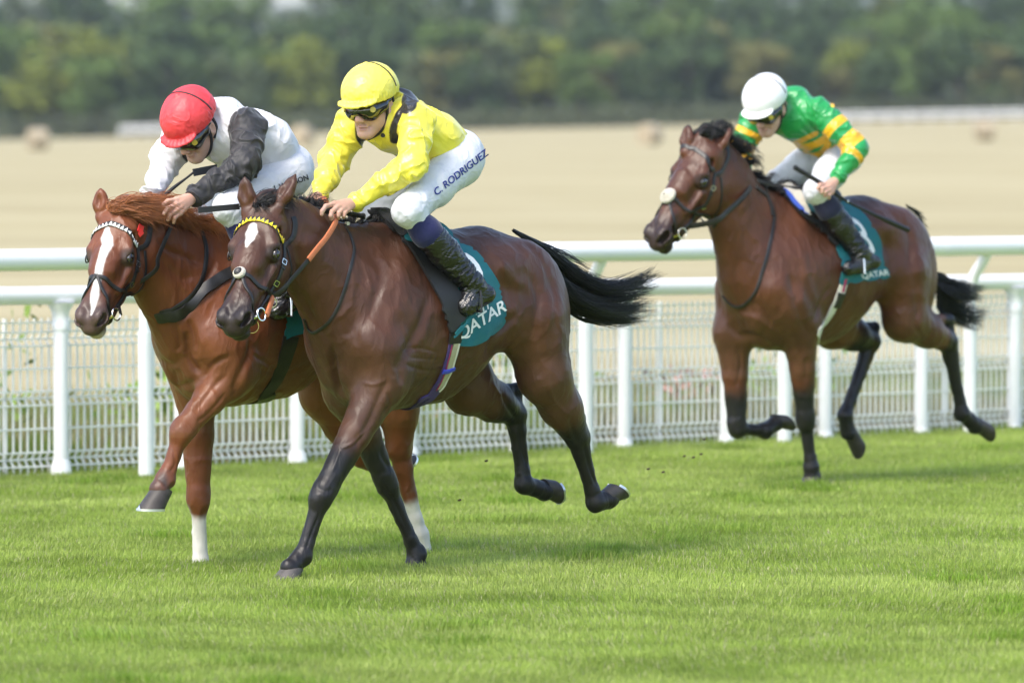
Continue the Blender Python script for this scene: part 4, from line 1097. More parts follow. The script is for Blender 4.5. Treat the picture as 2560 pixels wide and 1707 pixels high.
cr1 = [pw(H1, 0, -.02, -.06), V3(poll1) + (-.10, 0, .03), V3(.74, 0, 1.66), V3(.60, 0, 1.62), V3(.42, 0, 1.60), V3(.28, 0, 1.58), V3(.15, 0, 1.56)]
mane(H1, cr1, 1500, M_hair_black, [(-.5, -.3, .45), (-.7, -.6, .0), (-.3, -.5, -.8)], .11, wd=.0018)
mane(H1, cr1[1:5], 160, M_hair_black, [(-.5, .1, 1.0), (-.9, .1, .3), (-.8, .1, .1)], .13, wd=.0012)
mane(H1, [pw(H1, -.03, .0, -.01), pw(H1, .03, .0, -.01)], 500, M_hair_black, [(-.5, .15, .5), (-.9, .4, .05), (-.6, .4, -.5)], .13, name='forelock', wd=.0018)
mane(H1, [pw(H1, -.02, .0, 0), pw(H1, .03, .01, 0)], 60, M_hair_black, [(.2, .3, .4), (.3, .5, -.3), (.1, .3, -.8)], .08, name='forelock', wd=.0016)
cr2 = [pw(H2, 0, -.02, -.06), V3(poll2) + (-.10, 0, .02), V3(.36, 0, 1.62), V3(.22, 0, 1.60), V3(.08, 0, 1.59), V3(-.05, 0, 1.58)]
mane(H2, cr2[:4], 2200, M_hair_chest, [(-.4, .2, .3), (-.9, .4, -.1), (-.9, .4, -.5)], .17, wd=.0017)
mane(H2, cr2, 2200, M_hair_chest, [(-.3, .5, .3), (-.8, .7, -.35), (-.4, .4, -.9)], .14, wd=.0017)
mane(H2, [pw(H2, -.05, .0, -.01), pw(H2, .04, .0, -.01)], 1500, M_hair_chest, [(-.3, .4, .30), (-.9, .7, .0), (-.9, .6, -.35)], .19, name='forelock', wd=.0017)
cr3 = [pw(H3, 0, -.02, -.06), V3(poll3) + (-.10, 0, .03), V3(tm3(.64), 0, 1.86), V3(tm3(.54), 0, 1.78), V3(tm3(.42), 0, 1.70), V3(tm3(.28), 0, 1.66)]
mane(H3, cr3, 1300, M_hair_black, [(-.4, .2, .8), (-.7, .5, .1), (-.3, .5, -.8)], .12, wd=.0024)
mane(H3, [pw(H3, -.03, .0, -.01), pw(H3, .03, .0, -.01)], 400, M_hair_black, [(-.3, .1, .8), (-.9, .3, .1), (-.6, .3, -.5)], .13, name='forelock', wd=.0035)

# ---------------------------------------------------------------- the riders
M_skin = mat('skin', attr=True, rough=.5, spec=.4, subsurf=.25, bump=.0006, bscale=250, var=.06, vscale=40)
def cloth_mat(name, rough=.55, sheen=.2, bump=.004, bscale=26, spec=.5, coat=0, bstretch=None): return mat(name, attr=True, rough=rough, sheen=sheen, bump=bump, bscale=bscale, spec=spec, coat=coat, bstretch=bstretch, ridge=.0060, rscale=6)
M_satin = cloth_mat('satin_silks', .34, .1, .004, 22, .6)
M_matte_silk = cloth_mat('silks_fabric', .6, .2, .004, 24)
M_breech = mat('white_breeches', (.62, .63, .67), rough=.6, sheen=.1, bump=.003, bscale=30, var=.04, vscale=12, ridge=.0028, rscale=8)
M_boot = mat('patent_boot', (.010, .010, .011), rough=.16, spec=.7, bump=.007, bscale=34, bstretch=(1, 1, 2.2))
M_sock = mat('navy_sock', (.010, .013, .075), rough=.85, sheen=.3, bump=.002, bscale=90)
M_sock2 = mat('dark_navy_sock', (.014, .015, .045), rough=.85, sheen=.3, bump=.002, bscale=90)
M_capY = mat('yellow_cap_cloth', (.86, .75, .11), rough=.38, bump=.002, bscale=24, var=.05, vscale=15, ridge=.002, rscale=8)
M_capR = mat('red_cap_cloth', (.70, .05, .06), rough=.5, bump=.002, bscale=30, var=.06, vscale=15, ridge=.0032, rscale=8)
M_capW = mat('white_cap_cloth', (.80, .80, .80), rough=.35, bump=.0015, bscale=20)
M_goggle = mat('goggle_black', (.008, .008, .007), rough=.08, spec=.8, coat=.6)
M_gbutton = mat('goggle_button', (.62, .48, .08), rough=.3)
M_elastic = mat('black_elastic', (.018, .018, .02), rough=.7)
M_ink = mat('navy_embroidery', (.02, .035, .22), rough=.8)
M_ink2 = mat('black_embroidery', (.03, .03, .04), rough=.8)
M_greyink = mat('grey_print', (.35, .35, .34), rough=.6)

YEL, BLK, WHT, RED, GRN, GOLD = (.85, .74, .075), (.026, .025, .028), (.68, .68, .73), (.42, .012, .03), (.015, .29, .07), (.78, .42, .015)

def person(hz, label, J):
    fr = hz.fr
    root = empty('person', fr, label, 'person', 'jockeys riding the horses')
    d = J
    hf = unit(fr.R @ V3(d['f'])); hu0 = V3(0, 0, 1) if 'u' not in d else fr.R @ V3(d['u'])
    hl = unit(np.cross(hu0, hf)); hu = unit(np.cross(hf, hl)); hc = d['head']; hs = d.get('hs', 1.12)
    hp = lambda l, f, u: hc + hs * (l * hl + f * hf + u * hu)
    HX = [hl, hf, hu]
    class X: pass
    o = X(); o.hp = hp; o.HX = HX; o.root = root; o.hs = hs
    B = Field(.004)
    el = lambda c, r, k=.012, sub=False: B.el(hp(*c), V3(r) * hs, k, HX, sub)
    rc = lambda a, b, ra, rb, k=.012, sub=False: B.rc(hp(*a), hp(*b), ra * hs, rb * hs, k, None, 1, sub)
    el((0, 0, .03), (.074, .092, .088), .02); el((0, .042, -.040), (.060, .052, .082), .03)
    for s in (-1, 1):
        rc((s * .050, -.005, -.060), (s * .018, .078, -.112), .026, .020, .03)
        el((s * .040, .068, -.036), (.022, .020, .018), .02)
        el((s * .034, .088, -.008), (.017, .010, .011), .008, True)
        el((s * .078, -.008, -.028), (.009, .021, .034), .006); el((s * .085, -.004, -.026), (.006, .011, .020), .004, True)
        rc((s * .030, .086, .012), (s * .010, .096, .010), .010, .009, .012)
        el((s * .012, .108, -.049), (.008, .010, .008), .006)
        rc((s * .016, .094, -.062), (s * .026, .082, -.082), .003, .003, .012, True)
    rc((0, .088, .0), (0, .116, -.042), .009, .0125, .012)
    el((0, .083, -.112), (.024, .020, .021), .015)
    el((0, .094, -.078), (.023, .011, .006), .006); el((0, .092, -.090), (.020, .011, .007), .006)
    el((0, .106, -.0838), (.024, .011, .0018), .003, True)
    nb = d['neckbase']
    B.rc(hp(0, -.018, -.055), nb, .056, .052, .03)
    ch, wa, pe = d['chest'], d['waist'], d['pelvis']; lat = (0, 1, 0)
    B.rc(ch, wa, .105, .09, .04, lat, 1.25); B.rc(wa, pe, .09, .105, .05, lat, 1.25)
    B.rc(nb, ch, .06, .10, .06)
    for sd in 'LR':
        sh, eb, wr = d['sh' + sd], d['el' + sd], d['wr' + sd]; hi, kn, an, toe, heel = d['hi' + sd], d['kn' + sd], d['an' + sd], d['to' + sd], d['he' + sd]
        B.rc(ch, sh, .07, .05, .05); B.chain([(sh, .050), (eb, .036)], .02); B.chain([(eb, .037), (eb * .65 + wr * .35, .037), (wr, .024)], .015)
        B.chain([(hi, .082), (kn, .052)], .04); B.chain([(kn, .050), (kn * .65 + an * .35, .05), (an, .032)], .02); B.rc(heel, toe, .030, .024, .02)
        for fg in d['hand' + sd]: B.chain(fg, .006)
    V, Q = B.mesh(); N = vnormals(V, Q)
    dl = (V - hc) @ np.array(HX).T / hs
    c = np.ones((len(V), 3)) * V3(.60, .37, .29)
    red = np.exp(-(np.linalg.norm((dl - V3(0, .118, -.045)) / V3(.02, .03, .02), axis=1)) ** 2)
    red = np.maximum(red, .6 * np.exp(-(np.linalg.norm((np.abs(dl) * V3(1, 0, 0) + dl * V3(0, 1, 1) - V3(.045, .07, -.045)) / .022, axis=1)) ** 2))
    c = c * (1 - .45 * red[:, None]) + V3(.58, .24, .20) * .45 * red[:, None]
    lip = np.exp(-(np.linalg.norm((dl - V3(0, .1, -.084)) / V3(.024, .02, .009), axis=1)) ** 4)
    c = c * (1 - .55 * lip[:, None]) + V3(.42, .17, .15) * .55 * lip[:, None]
    stub = sstep(-.06, -.10, dl[:, 2]) * (dl[:, 1] > 0) * .18
    c = c * (1 - stub)[:, None]
    hw = np.min([np.linalg.norm(V - d['wrL'], axis=1), np.linalg.norm(V - d['wrR'], axis=1)], 0) < .2
    c = np.where(hw[:, None], c * V3(1.12, 1.05, 1.0) * (1 + .2 * (fbm(V * 60, 3) - .5))[:, None], c)
    link('body', new_mesh('body', V, Q, M_skin, c), root)
    # ---- silks: jacket with sleeves
    Sx = Field(.005); a = .014
    Sx.rc(ch, wa, .118 * d.get('bulk', 1), .125 * d.get('bulk', 1), .04, lat, 1.28); Sx.rc(wa, wa * .35 + pe * .65, .125 * d.get('bulk', 1), .108, .05, lat, 1.2)
    Sx.rc(nb, ch, .076, .108, .06, lat, 1.2)
    Sx.rc(hp(0, -.035, -.085), nb, .058, .078, .03)
    if 'belly' in d: Sx.rc(d['belly'][0], d['belly'][1], .07, .07, .06, lat, 1.5)
    for sd in 'LR':
        sh, eb, wr = d['sh' + sd], d['el' + sd], d['wr' + sd]
        Sx.rc(ch, sh, .085, .068, .05)
        m = sh * .5 + eb * .5
        Sx.chain([(sh, .074), (m, .070), (eb, .061)], .02); m = eb * .5 + wr * .5
        Sx.chain([(eb, .057), (m, .050), (eb * .10 + wr * .90, .034)], .02)
        wv = unit(wr - eb); Sx.rc(wr - wv * .03, wr - wv * .004, .033, .032, .008)
    V, Q = Sx.mesh(); N = vnormals(V, Q)
    # folds: ridged noise stretched along each limb
    fold = np.zeros(len(V)); wsum = np.full(len(V), 1e-6)
    segs = [(ch, pe, 1)] + [(d['sh' + s], d['el' + s], 0) for s in 'LR'] + [(d['el' + s], d['wr' + s], 0) for s in 'LR']
    for i, (p0, p1, tor) in enumerate(segs):
        ds, t = dseg(V, p0, p1); ax = unit(p1 - p0); w_ = np.exp(-(ds / (.13 if tor else .05)) ** 2) + 1e-9
        al = (V - p0) @ ax; pr = V - p0 - al[:, None] * ax
        Pn = pr * (8 if tor else 9) + (al * (6 if tor else 11))[:, None] * ax + i * 13.7
        Pn = Pn + 1.1 * (np.stack([fbm(Pn * .7, 50 + i), fbm(Pn * .7, 60 + i), fbm(Pn * .7, 70 + i)], 1) - .5) * 2
        r = np.clip(1 - np.abs(fbm(Pn, 20 + i, 2) * 2 - 1) * 1.9, 0, 1) ** 2.4 * 1.5
        gather = 1.0 if tor else (1 + 1.2 * np.exp(-((t - .0) / .25) ** 2) + .9 * np.exp(-((t - 1) / .2) ** 2))
        fold += w_ * r * gather; wsum += w_
    fold /= wsum
    V2 = V + N * (d.get('fold', .0075) * (fold - .3))[:, None]
    bv = make_bvh(V2, Q); o.silk_bvh = bv
    col = d['paint'](V2, fr, bv, d, N)
    link('silks', new_mesh('silks', V2, Q, d['silk_mat'], col), root)
    # ---- breeches
    Br = Field(.005)
    Br.rc(wa * .3 + pe * .7, pe, .100, .118, .04, lat, 1.2)
    for sd in 'LR':
        hi, kn, an = d['hi' + sd], d['kn' + sd], d['an' + sd]
        Br.rc(pe, hi, .11, .100, .05); m = hi * .5 + kn * .5
        Br.chain([(hi, .102), (m, .086), (kn, .067)], .04); Br.rc(kn, kn * .86 + an * .14, .064, .056, .02)
    V, Q = Br.mesh(); N = vnormals(V, Q)
    Pn = V * 11 + (np.stack([fbm(V * 8, 5), fbm(V * 8, 6), fbm(V * 8, 7)], 1) - .5) * 2.4
    r = np.clip(1 - np.abs(fbm(Pn, 31, 3) * 2 - 1) * 2.4, -.5, 1)
    kd = np.min([np.linalg.norm(V - d['knL'], axis=1), np.linalg.norm(V - d['knR'], axis=1)], 0)
    V = V + N * (.006 * r * (.35 + np.exp(-(kd / .13) ** 2)))[:, None]
    o.breech_bvh = make_bvh(V, Q)
    link('breeches', new_mesh('breeches', V, Q, M_breech), root)
    for sd in 'LR':
        kn, an, toe, heel = d['kn' + sd], d['an' + sd], d['to' + sd], d['he' + sd]
        Sk = Field(.005); L_ = lambda t: kn * (1 - t) + an * t
        Sk.chain([(L_(.13), .061), (L_(.28), .069), (L_(.42), .067)], .02); v, q_ = Sk.mesh()
        link('sock', new_mesh('sock', v, q_, d.get('sock', M_sock)), root)
        Bt = Field(.005)
        Bt.chain([(L_(.37), .070), (L_(.55), .066), (L_(.85), .049), (an, .046)], .02)
        Bt.rc(an, heel, .042, .034, .03); ft = unit(toe - heel)
        Bt.rc(heel, toe, .034, .030, .02); Bt.rc(heel + ft * .1, toe, .040, .034, .02); Bt.rc(an, heel + ft * .12, .04, .036, .03)
        v, q_ = Bt.mesh(); n_ = vnormals(v, q_)
        ax = unit(an - kn); al = (v - kn) @ ax / np.linalg.norm(an - kn)
        P_ = v * 18 + (al * 30)[:, None] * ax + 2 * (fbm(v * 12, 8)[:, None] - .5)
        r = np.clip(1 - np.abs(fbm(P_, 77, 2) * 2 - 1) * 2.2, -.6, 1)
        v = v + n_ * (.0085 * r * np.exp(-((al - .8) / .28) ** 2) + .003 * r * (al < 1))[:, None]
        b_ = link('boot', new_mesh('boot', v, q_, M_boot), root)
        # sole
        g = Field(.004); dn = V3(0, 0, -1); sp = np.cross(ft, (0, 1, 0)); sp = unit(sp) * (1 if sp[2] < 0 else -1)
        g.rc(heel + sp * .030, toe + sp * .026, .012, .012, .01, (0, 1, 0), 2.0); v, q_ = g.mesh(); link('sole', new_mesh('sole', v, q_, M_rubber), b_)
    # ---- helmet with cover
    Hm = Field(.0042)
    Hm.el(hp(0, -.008, .045), V3(.107, .130, .104) * hs, .01, HX)
    Hm.el(hp(0, .02, -.14), V3(.5, .5, .158) * hs, .006, HX, True)
    Hm.el(hp(0, .0, .0), V3(.080, .100, .06) * hs, .004, HX, True)
    Hm.el(hp(0, .098, .026), V3(.084, .056, .0105) * hs, .010, [hl, unit(hf - .10 * hu), unit(hu + .10 * hf)])
    Hm.el(hp(0, -.01, .149), V3(.012, .012, .006) * hs, .004, HX)
    v, q_ = Hm.mesh(); n_ = vnormals(v, q_)
    dl = (v - hc) @ np.array(HX).T / hs
    P_ = dl * V3(30, 30, 16) + 3 * (fbm(dl * 14, 4)[:, None] - .5)
    r = np.clip(1 - np.abs(fbm(P_, 12, 3) * 2 - 1) * 2.4, -.5, 1)
    band = np.exp(-((dl[:, 2] - .034) / .012) ** 2) * np.sin(np.arctan2(dl[:, 0], dl[:, 1]) * 46) * .0016
    v = v + n_ * (d.get('capfold', .0035) * r * (.4 + .8 * np.exp(-((dl[:, 2] - .03) / .05) ** 2)) + band * d.get('capband', 1))[:, None]
    hb = make_bvh(v, q_)
    hm = link('helmet', new_mesh('helmet', v, q_, d['cap']), root)
    strap('helmet_band', [hp(s_ * .106 * math.sin(t_), -.03, .04 + .115 * math.cos(t_)) for s_, t_ in ((-1, 1.5), (-1, 1.1), (-1, .6), (0, 0), (1, .6), (1, 1.1), (1, 1.5))], .007, .0022, hb, M_elastic, hm, off=.001)
    # ---- goggles
    G = Field(.003)
    G.el(hp(0, .050, -.010), V3(.081, .078, .042) * hs, .01, HX); G.el(hp(0, .0, -.006), V3(.2, .045, .2) * hs, .01, HX, True)
    G.rc(hp(-.034, .070, -.020), hp(.034, .070, -.020), .040 * hs, .040 * hs, .01)
    for s in (-1, 1): G.rc(hp(s * .034, .070, -.020), hp(s * .066, .025, -.012), .038 * hs, .026 * hs, .015)
    G.el(hp(0, .125, -.052), V3(.019, .036, .024) * hs, .01, HX, True)
    G.rc(hp(.058, .05, -.004), hp(.082, -.005, 0), .011 * hs, .010 * hs, .01); G.rc(hp(-.058, .05, -.004), hp(-.082, -.005, 0), .011 * hs, .010 * hs, .01)
    v, q_ = G.mesh(); gb = make_bvh(v, q_); go = link('goggles', new_mesh('goggles', v, q_, M_goggle), root)
    for s in (-1, 1):
        c_, n_, i_, d_ = gb.find_nearest(Vector(hp(s * .064, .098, -.006))); c_ = V3(c_); n_ = V3(n_)
        g = MB(); g.tube([c_ - n_ * .002, c_ + n_ * .004], .0115 * hs, 14); g.build('button', M_gbutton, go)
    c_, n_, i_, d_ = gb.find_nearest(Vector(hp(0, .125, .010))); c_ = V3(c_); n_ = V3(n_)
    ring('badge', c_ + n_ * .001, n_, .0125 * hs, .0009, M_greyink, go)
    cu = bpy.data.curves.new('t', 'FONT'); cu.body = 'GPS'; cu.align_x = 'CENTER'; cu.align_y = 'CENTER'; cu.size = .012 * hs
    to_ = bpy.data.objects.new('t', cu); COL.objects.link(to_); dg = bpy.context.evaluated_depsgraph_get(); me = bpy.data.meshes.new_from_object(to_.evaluated_get(dg)); bpy.data.objects.remove(to_)
    me.materials.clear(); me.materials.append(M_greyink); lt = link('lettering', me, go); xx = unit(np.cross(hu, n_)); yy = np.cross(n_, xx); c2 = c_ + n_ * .0025
    lt.matrix_local = Matrix(((xx[0], yy[0], n_[0], c2[0]), (xx[1], yy[1], n_[1], c2[1]), (xx[2], yy[2], n_[2], c2[2]), (0, 0, 0, 1)))
    # ---- chin strap and harness
    for s in (-1, 1):
        strap('chin_strap', [hp(s * .080, .012, .01), hp(s * .079, .014, -.03), hp(s * .068, .022, -.075), hp(s * .045, .045, -.118), hp(0, .068, -.138)], .016, .004, None, M_elastic, root, snap=False, up=hl * s)
        strap('chin_strap', [hp(s * .080, -.035, .01), hp(s * .082, -.03, -.045), hp(s * .072, .005, -.075)], .012, .004, None, M_elastic, root, snap=False, up=hl * s)
    # ---- wrist bands
    for sd in 'LR':
        if sd in d.get('bands', ''):
            wr, eb = d['wr' + sd], d['el' + sd]; ax = unit(wr - eb); c0 = wr + ax * d.get('bandoff', -.018)
            g = MB(); rr = d.get('bandr', .0415); pts = [c0 - ax * .010, c0 - ax * .010, c0 + ax * .010, c0 + ax * .010]; g.tube(pts, [rr - .006, rr, rr, rr - .006], 20); g.build('wrist_band', M_elastic, root)
    return o

def sl(p, q_, n): return [p + (q_ - p) * i / (n - 1) for i in range(n)]
def hand(fr, wrist, palm, fingers, thumb, w0, rs=1.0):
    """px readings: wrist, palm points (index..little knuckles), finger joints, thumb joints; w0 sideways offset"""
    out = []; q = fr.q
    W_ = wrist
    ks = [q(p, w) for p, w in palm]
    for k in ks: out.append([(W_, .022 * rs), (k, .0125 * rs)])
    for a_, b_ in zip(ks, ks[1:]): out.append([(a_, .0125 * rs), (b_, .0115 * rs)])
    for i, fg in enumerate(fingers):
        r0 = (.0105, .0105, .0100, .0090)[i] * rs
        out.append([(ks[i], .0115 * rs)] + [(q(p, w), r0 * (1 - .07 * j)) for j, (p, w) in enumerate(fg)])
    t = [q(p, w) for p, w in thumb]
    out.append([(W_, .018 * rs), (t[0], .013 * rs)] + [(x, .0115 * rs) for x in t[1:]])
    return out

def strokes_mask(V, fr, bv, lines):
    m = np.full(len(V), 9.)
    for pts, r in lines:
        hp = [cam_hit(fr, bv, p) for p in crom([(*p, 0) for p in pts], 6)]
        hp = [h for h in hp if h is not None]
        for a_, b_ in zip(hp, hp[1:]):
            if 1e-6 < np.linalg.norm(b_ - a_) < .12: m = np.minimum(m, dseg(V, a_, b_)[0] - r)
    return m
def paintY(V, fr, bv, d, N):
    c = np.ones((len(V), 3)) * V3(YEL)
    m = strokes_mask(V, fr, bv, [([cC(1770, 275), cC(1800, 320), cC(1775, 380)], .040), ([cC(1760, 360), cC(1710, 450), cC(1680, 540), cC(1685, 610)], .018), ([cC(1700, 590), cC(1680, 560)], .017),
                                 ([cC(1455, 500), cC(1465, 580), cC(1505, 650)], .020)])
    k = 1 - sstep(-.002, .003, m)
    return c * (1 - k)[:, None] + V3(BLK) * k[:, None]
def paintW(V, fr, bv, d, N):
    c = np.ones((len(V), 3)) * V3(WHT)
    sh, eb, wr = d['shL'], d['elL'], d['wrL']
    m = np.minimum(dseg(V, sh + unit(sh - d['chest']) * .01, eb)[0] - .092, dseg(V, eb, wr)[0] - .085)
    m = np.where((dseg(V, d['chest'], d['waist'])[0] < .165) & (dseg(V, sh, eb)[0] > .062) & (dseg(V, eb, wr)[0] > .085), 1, m)
    k = 1 - sstep(-.002, .003, m)
    c = c * (1 - k)[:, None] + V3(BLK) * k[:, None] * .9
    m = strokes_mask(V, fr, bv, [([cC(335, 690), cC(380, 735), cC(440, 745), cC(490, 755)], .030)]); k = 1 - sstep(-.002, .003, m)
    c = c * (1 - k)[:, None] + V3(BLK) * k[:, None] * .5
    m = strokes_mask(V, fr, bv, [([cC(345, 765), cC(400, 785), cC(480, 790)], .014)]); k = 1 - sstep(-.002, .003, m)
    return c * (1 - k)[:, None] + V3(RED) * k[:, None]
def paintG(V, fr, bv, d, N):
    c = np.ones((len(V), 3)) * V3(GRN)
    y = np.zeros(len(V))
    # hoops across the body
    ax = unit(d['pelvis'] - d['neckbase']); L_ = np.linalg.norm(d['pelvis'] - d['neckbase']); t = ((V - d['neckbase']) @ ax) / L_
    arm = np.min([dseg(V, d['sh' + s], d['el' + s])[0] for s in 'LR'] + [dseg(V, d['el' + s], d['wr' + s])[0] for s in 'LR'], 0)
    body = arm > .075
    for a0, a1 in ((.42, .54), (.62, .70), (.78, .86)): y = np.maximum(y, body * (t > a0) * (t < a1))
    y = np.maximum(y, (strokes_mask(V, fr, bv, [([cG(905, 575), cG(980, 610), cG(1075, 630), cG(1200, 580), cG(1300, 530)], .024), ([cG(1170, 660), cG(1260, 640), cG(1350, 570)], .014), ([cG(1220, 700), cG(1310, 690), cG(1400, 600)], .016)]) < 0) * 1.0)
    for s in 'LR':
        for p0, p1, rngs in ((d['sh' + s], d['el' + s], ((.35, .52), (.70, .98))), (d['el' + s], d['wr' + s], ((.16, .34),) if s == 'L' else ((.1, .30), (.52, .75)))):
            ds, t2 = dseg(V, p0, p1)
            for a0, a1 in rngs: y = np.maximum(y, (ds < .085) * (t2 > a0) * (t2 < a1))
    y = np.maximum(y, (strokes_mask(V, fr, bv, [([cG(1100, 185), cG(1200, 178), cG(1290, 185)], .012), ([cG(1380, 250), cG(1430, 300), cG(1450, 340)], .02)]) < 0) * 1.0)
    return c * (1 - y)[:, None] + V3(GOLD) * y[:, None]

q = FR1.q
cK = lambda x, y: (770 + .0829 * x, 450 + .0829 * y)
wrL, wrR = q((893, 503), .075), q((797, 488), -.07)
J1 = dict(head=q((927, 251), .0), f=(-.4755, -.8236, -.33), hs=1.13, neckbase=q((997, 268), 0), chest=q((985, 305), 0), waist=q((1075, 350), 0), pelvis=q((1138, 392), 0),
    shL=q((1040, 300), .165), elL=q((1032, 412), .25), wrL=wrL, shR=q((890, 305), -.165), elR=q((835, 400), -.24), wrR=wrR,
    hiL=q((1145, 408), .10), knL=q((1020, 528), .255), anL=q((1182, 712), .30), heL=q((1218, 735), .315), toL=q((1165, 768), .31),
    hiR=q((1080, 405), -.10), knR=q((940, 535), -.245), anR=q((1060, 705), -.30), heR=q((1085, 735), -.31), toR=q((1005, 755), -.31),
    handL=hand(FR1, wrL, [(cK(800, 720), .085), (cK(900, 800), .095), (cK(1060, 850), .10), (cK(1190, 900), .10)],
        [[(cK(540, 790), .095), (cK(430, 940), .10), (cK(415, 1040), .10)], [(cK(720, 960), .11), (cK(690, 1080), .112), (cK(705, 1180), .105)], [(cK(930, 1000), .115), (cK(915, 1080), .115), (cK(920, 1160), .105)], [(cK(1100, 1010), .115), (cK(1080, 1090), .115), (cK(1075, 1140), .105)]],
        [(cK(1000, 1000), .045), (cK(760, 1150), .04), (cK(570, 1200), .045)], .07),
    handR=hand(FR1, wrR, [((775, 497), -.05), ((781, 501), -.04), ((788, 504), -.035), ((795, 507), -.035)],
        [[((762, 508), -.045), ((766, 518), -.04)], [((772, 514), -.03), ((778, 522), -.03)], [((783, 516), -.025), ((790, 523), -.025)], [((793, 517), -.03), ((799, 522), -.03)]],
        [((800, 512), -.06), ((788, 520), -.065)], -.06),
    paint=paintY, silk_mat=M_satin, cap=M_capY, bands='LR', bulk=1.0, fold=.0085)
q = FR2.q
wrL, wrR = q((487, 490), .15), q((378, 486), -.10)
J2 = dict(head=q((480, 310), .0), f=(-.406, -.579, -.707), hs=1.14, neckbase=q((555, 290), 0), chest=q((565, 330), 0), waist=q((650, 365), 0), pelvis=q((712, 425), 0),
    shL=q((618, 318), .165), elL=q((612, 410), .27), wrL=wrL, shR=q((455, 345), -.165), elR=q((412, 405), -.20), wrR=wrR,
    hiL=q((718, 438), .10), knL=q((570, 520), .255), anL=q((712, 722), .31), heL=q((745, 748), .32), toL=q((690, 778), .31),
    hiR=q((650, 440), -.10), knR=q((520, 540), -.245), anR=q((640, 715), -.30), heR=q((665, 745), -.31), toR=q((585, 765), -.31),
    handL=hand(FR2, wrL, [((440, 500), 0.160), ((438, 512), 0.170), ((442, 524), 0.175), ((450, 533), 0.175)],
        [[((420, 503), 0.170), ((408, 512), 0.170)], [((418, 522), 0.180), ((410, 534), 0.180)], [((424, 537), 0.180), ((420, 549), 0.175)], [((436, 545), 0.180), ((434, 556), 0.175)]],
        [((452, 520), 0.135), ((428, 527), 0.130)], .1, 1.05),
    handR=hand(FR2, wrR, [((360, 500), -.09), ((368, 505), -.08), ((376, 508), -.08), ((384, 510), -.08)],
        [[((352, 515), -.09), ((360, 522), -.08)], [((365, 518), -.08), ((372, 524), -.08)], [((378, 520), -.08), ((384, 525), -.08)], [((390, 520), -.08), ((394, 524), -.08)]],
        [((392, 505), -.11), ((385, 515), -.12)], -.1),
    paint=paintW, silk_mat=M_matte_silk, cap=M_capR, bands='L', bandoff=.022, bandr=.0315, bulk=1.12, capfold=.003, belly=(q((600, 400), .0), q((690, 430), .0)), fold=.010)
q = FR3.q
wrL, wrR = q((2090, 450), .36), q((1863, 432), -.09)
J3 = dict(head=q((1916, 262), .0), f=(-.41, -.71, -.574), hs=1.14, neckbase=q((1985, 252), 0), chest=q((1992, 292), 0), waist=q((2048, 328), 0), pelvis=q((2100, 375), 0),
    shL=q((2048, 280), .165), elL=q((2142, 372), .36), wrL=wrL, shR=q((1890, 300), -.165), elR=q((1852, 378), -.22), wrR=wrR,
    hiL=q((2110, 388), .10), knL=q((2040, 478), .26), anL=q((2150, 632), .32), heL=q((2185, 655), .33), toL=q((2122, 672), .32),
    hiR=q((2060, 380), -.10), knR=q((1945, 455), -.245), anR=q((2050, 620), -.30), heR=q((2075, 645), -.31), toR=q((2010, 655), -.31),
    handL=hand(FR3, wrL, [((2068, 460), 0.370), ((2070, 468), 0.385), ((2074, 475), 0.390), ((2079, 481), 0.390)],
        [[((2050, 462), 0.380), ((2045, 470), 0.390)], [((2056, 472), 0.395), ((2054, 481), 0.395)], [((2063, 481), 0.400), ((2063, 490), 0.395)], [((2072, 488), 0.400), ((2073, 495), 0.395)]],
        [((2068, 462), 0.330), ((2050, 475), 0.330)], .2, 1.08),
    handR=hand(FR3, wrR, [((1870, 440), -.08), ((1866, 447), -.07), ((1869, 452), -.07), ((1874, 455), -.07)],
        [[((1868, 452), -.06), ((1874, 458), -.06)], [((1870, 458), -.06), ((1877, 462), -.06)], [((1874, 461), -.06), ((1880, 465), -.06)], [((1879, 463), -.06), ((1884, 467), -.06)]],
        [((1880, 448), -.09), ((1884, 456), -.09)], -.08, 1.05),
    paint=paintG, silk_mat=M_satin, cap=M_capW, bands='LR', sock=M_sock2, bulk=1.0, capfold=.0008, capband=0, fold=.007)
for nm, J in (('J1', J1), ('J2', J2), ('J3', J3)):
    D = lambda a_, b_: round(float(np.linalg.norm(J[a_] - J[b_])), 2)
    print(nm, 'upper', D('shL', 'elL'), 'fore', D('elL', 'wrL'), 'R', D('shR', 'elR'), D('elR', 'wrR'), 'thigh', D('hiL', 'knL'), 'shin', D('knL', 'anL'), 'R', D('hiR', 'knR'), D('knR', 'anR'), 'spine', D('neckbase', 'pelvis'), 'foot', D('heL', 'toL'), 'neck', D('head', 'neckbase'))
P1 = person(H1, 'jockey in yellow silks and yellow cap crouching over the dark bay horse', J1)
P2 = person(H2, 'jockey in white silks with one black sleeve and red cap, leaning low over the chestnut', J2)
P3 = person(H3, 'jockey in green and gold hooped silks with white cap, riding the bay behind', J3)

text_on('lettering', 'C. RODRIGUEZ', FR1, P1.breech_bvh, cC(1957, 970), (.78, -.62), (-.45, -.88), 25, .003, M_ink, P1.root, spacing=.98)
text_on('lettering', 'J. WATSON', FR2, P2.breech_bvh, cC(905, 935), (.88, -.30), (-.30, -.95), 19, .003, M_ink2, P2.root)
g = MB(); c = cam_hit(FR1, P1.silk_bvh, cC(1615, 572)); 
if c is not None: g.tube([c + V3(0, 0, 0), c + FR1.dir((-.3, -.9, 0)) * .006], .010, 12); g.build('stud', M_leather, P1.root)

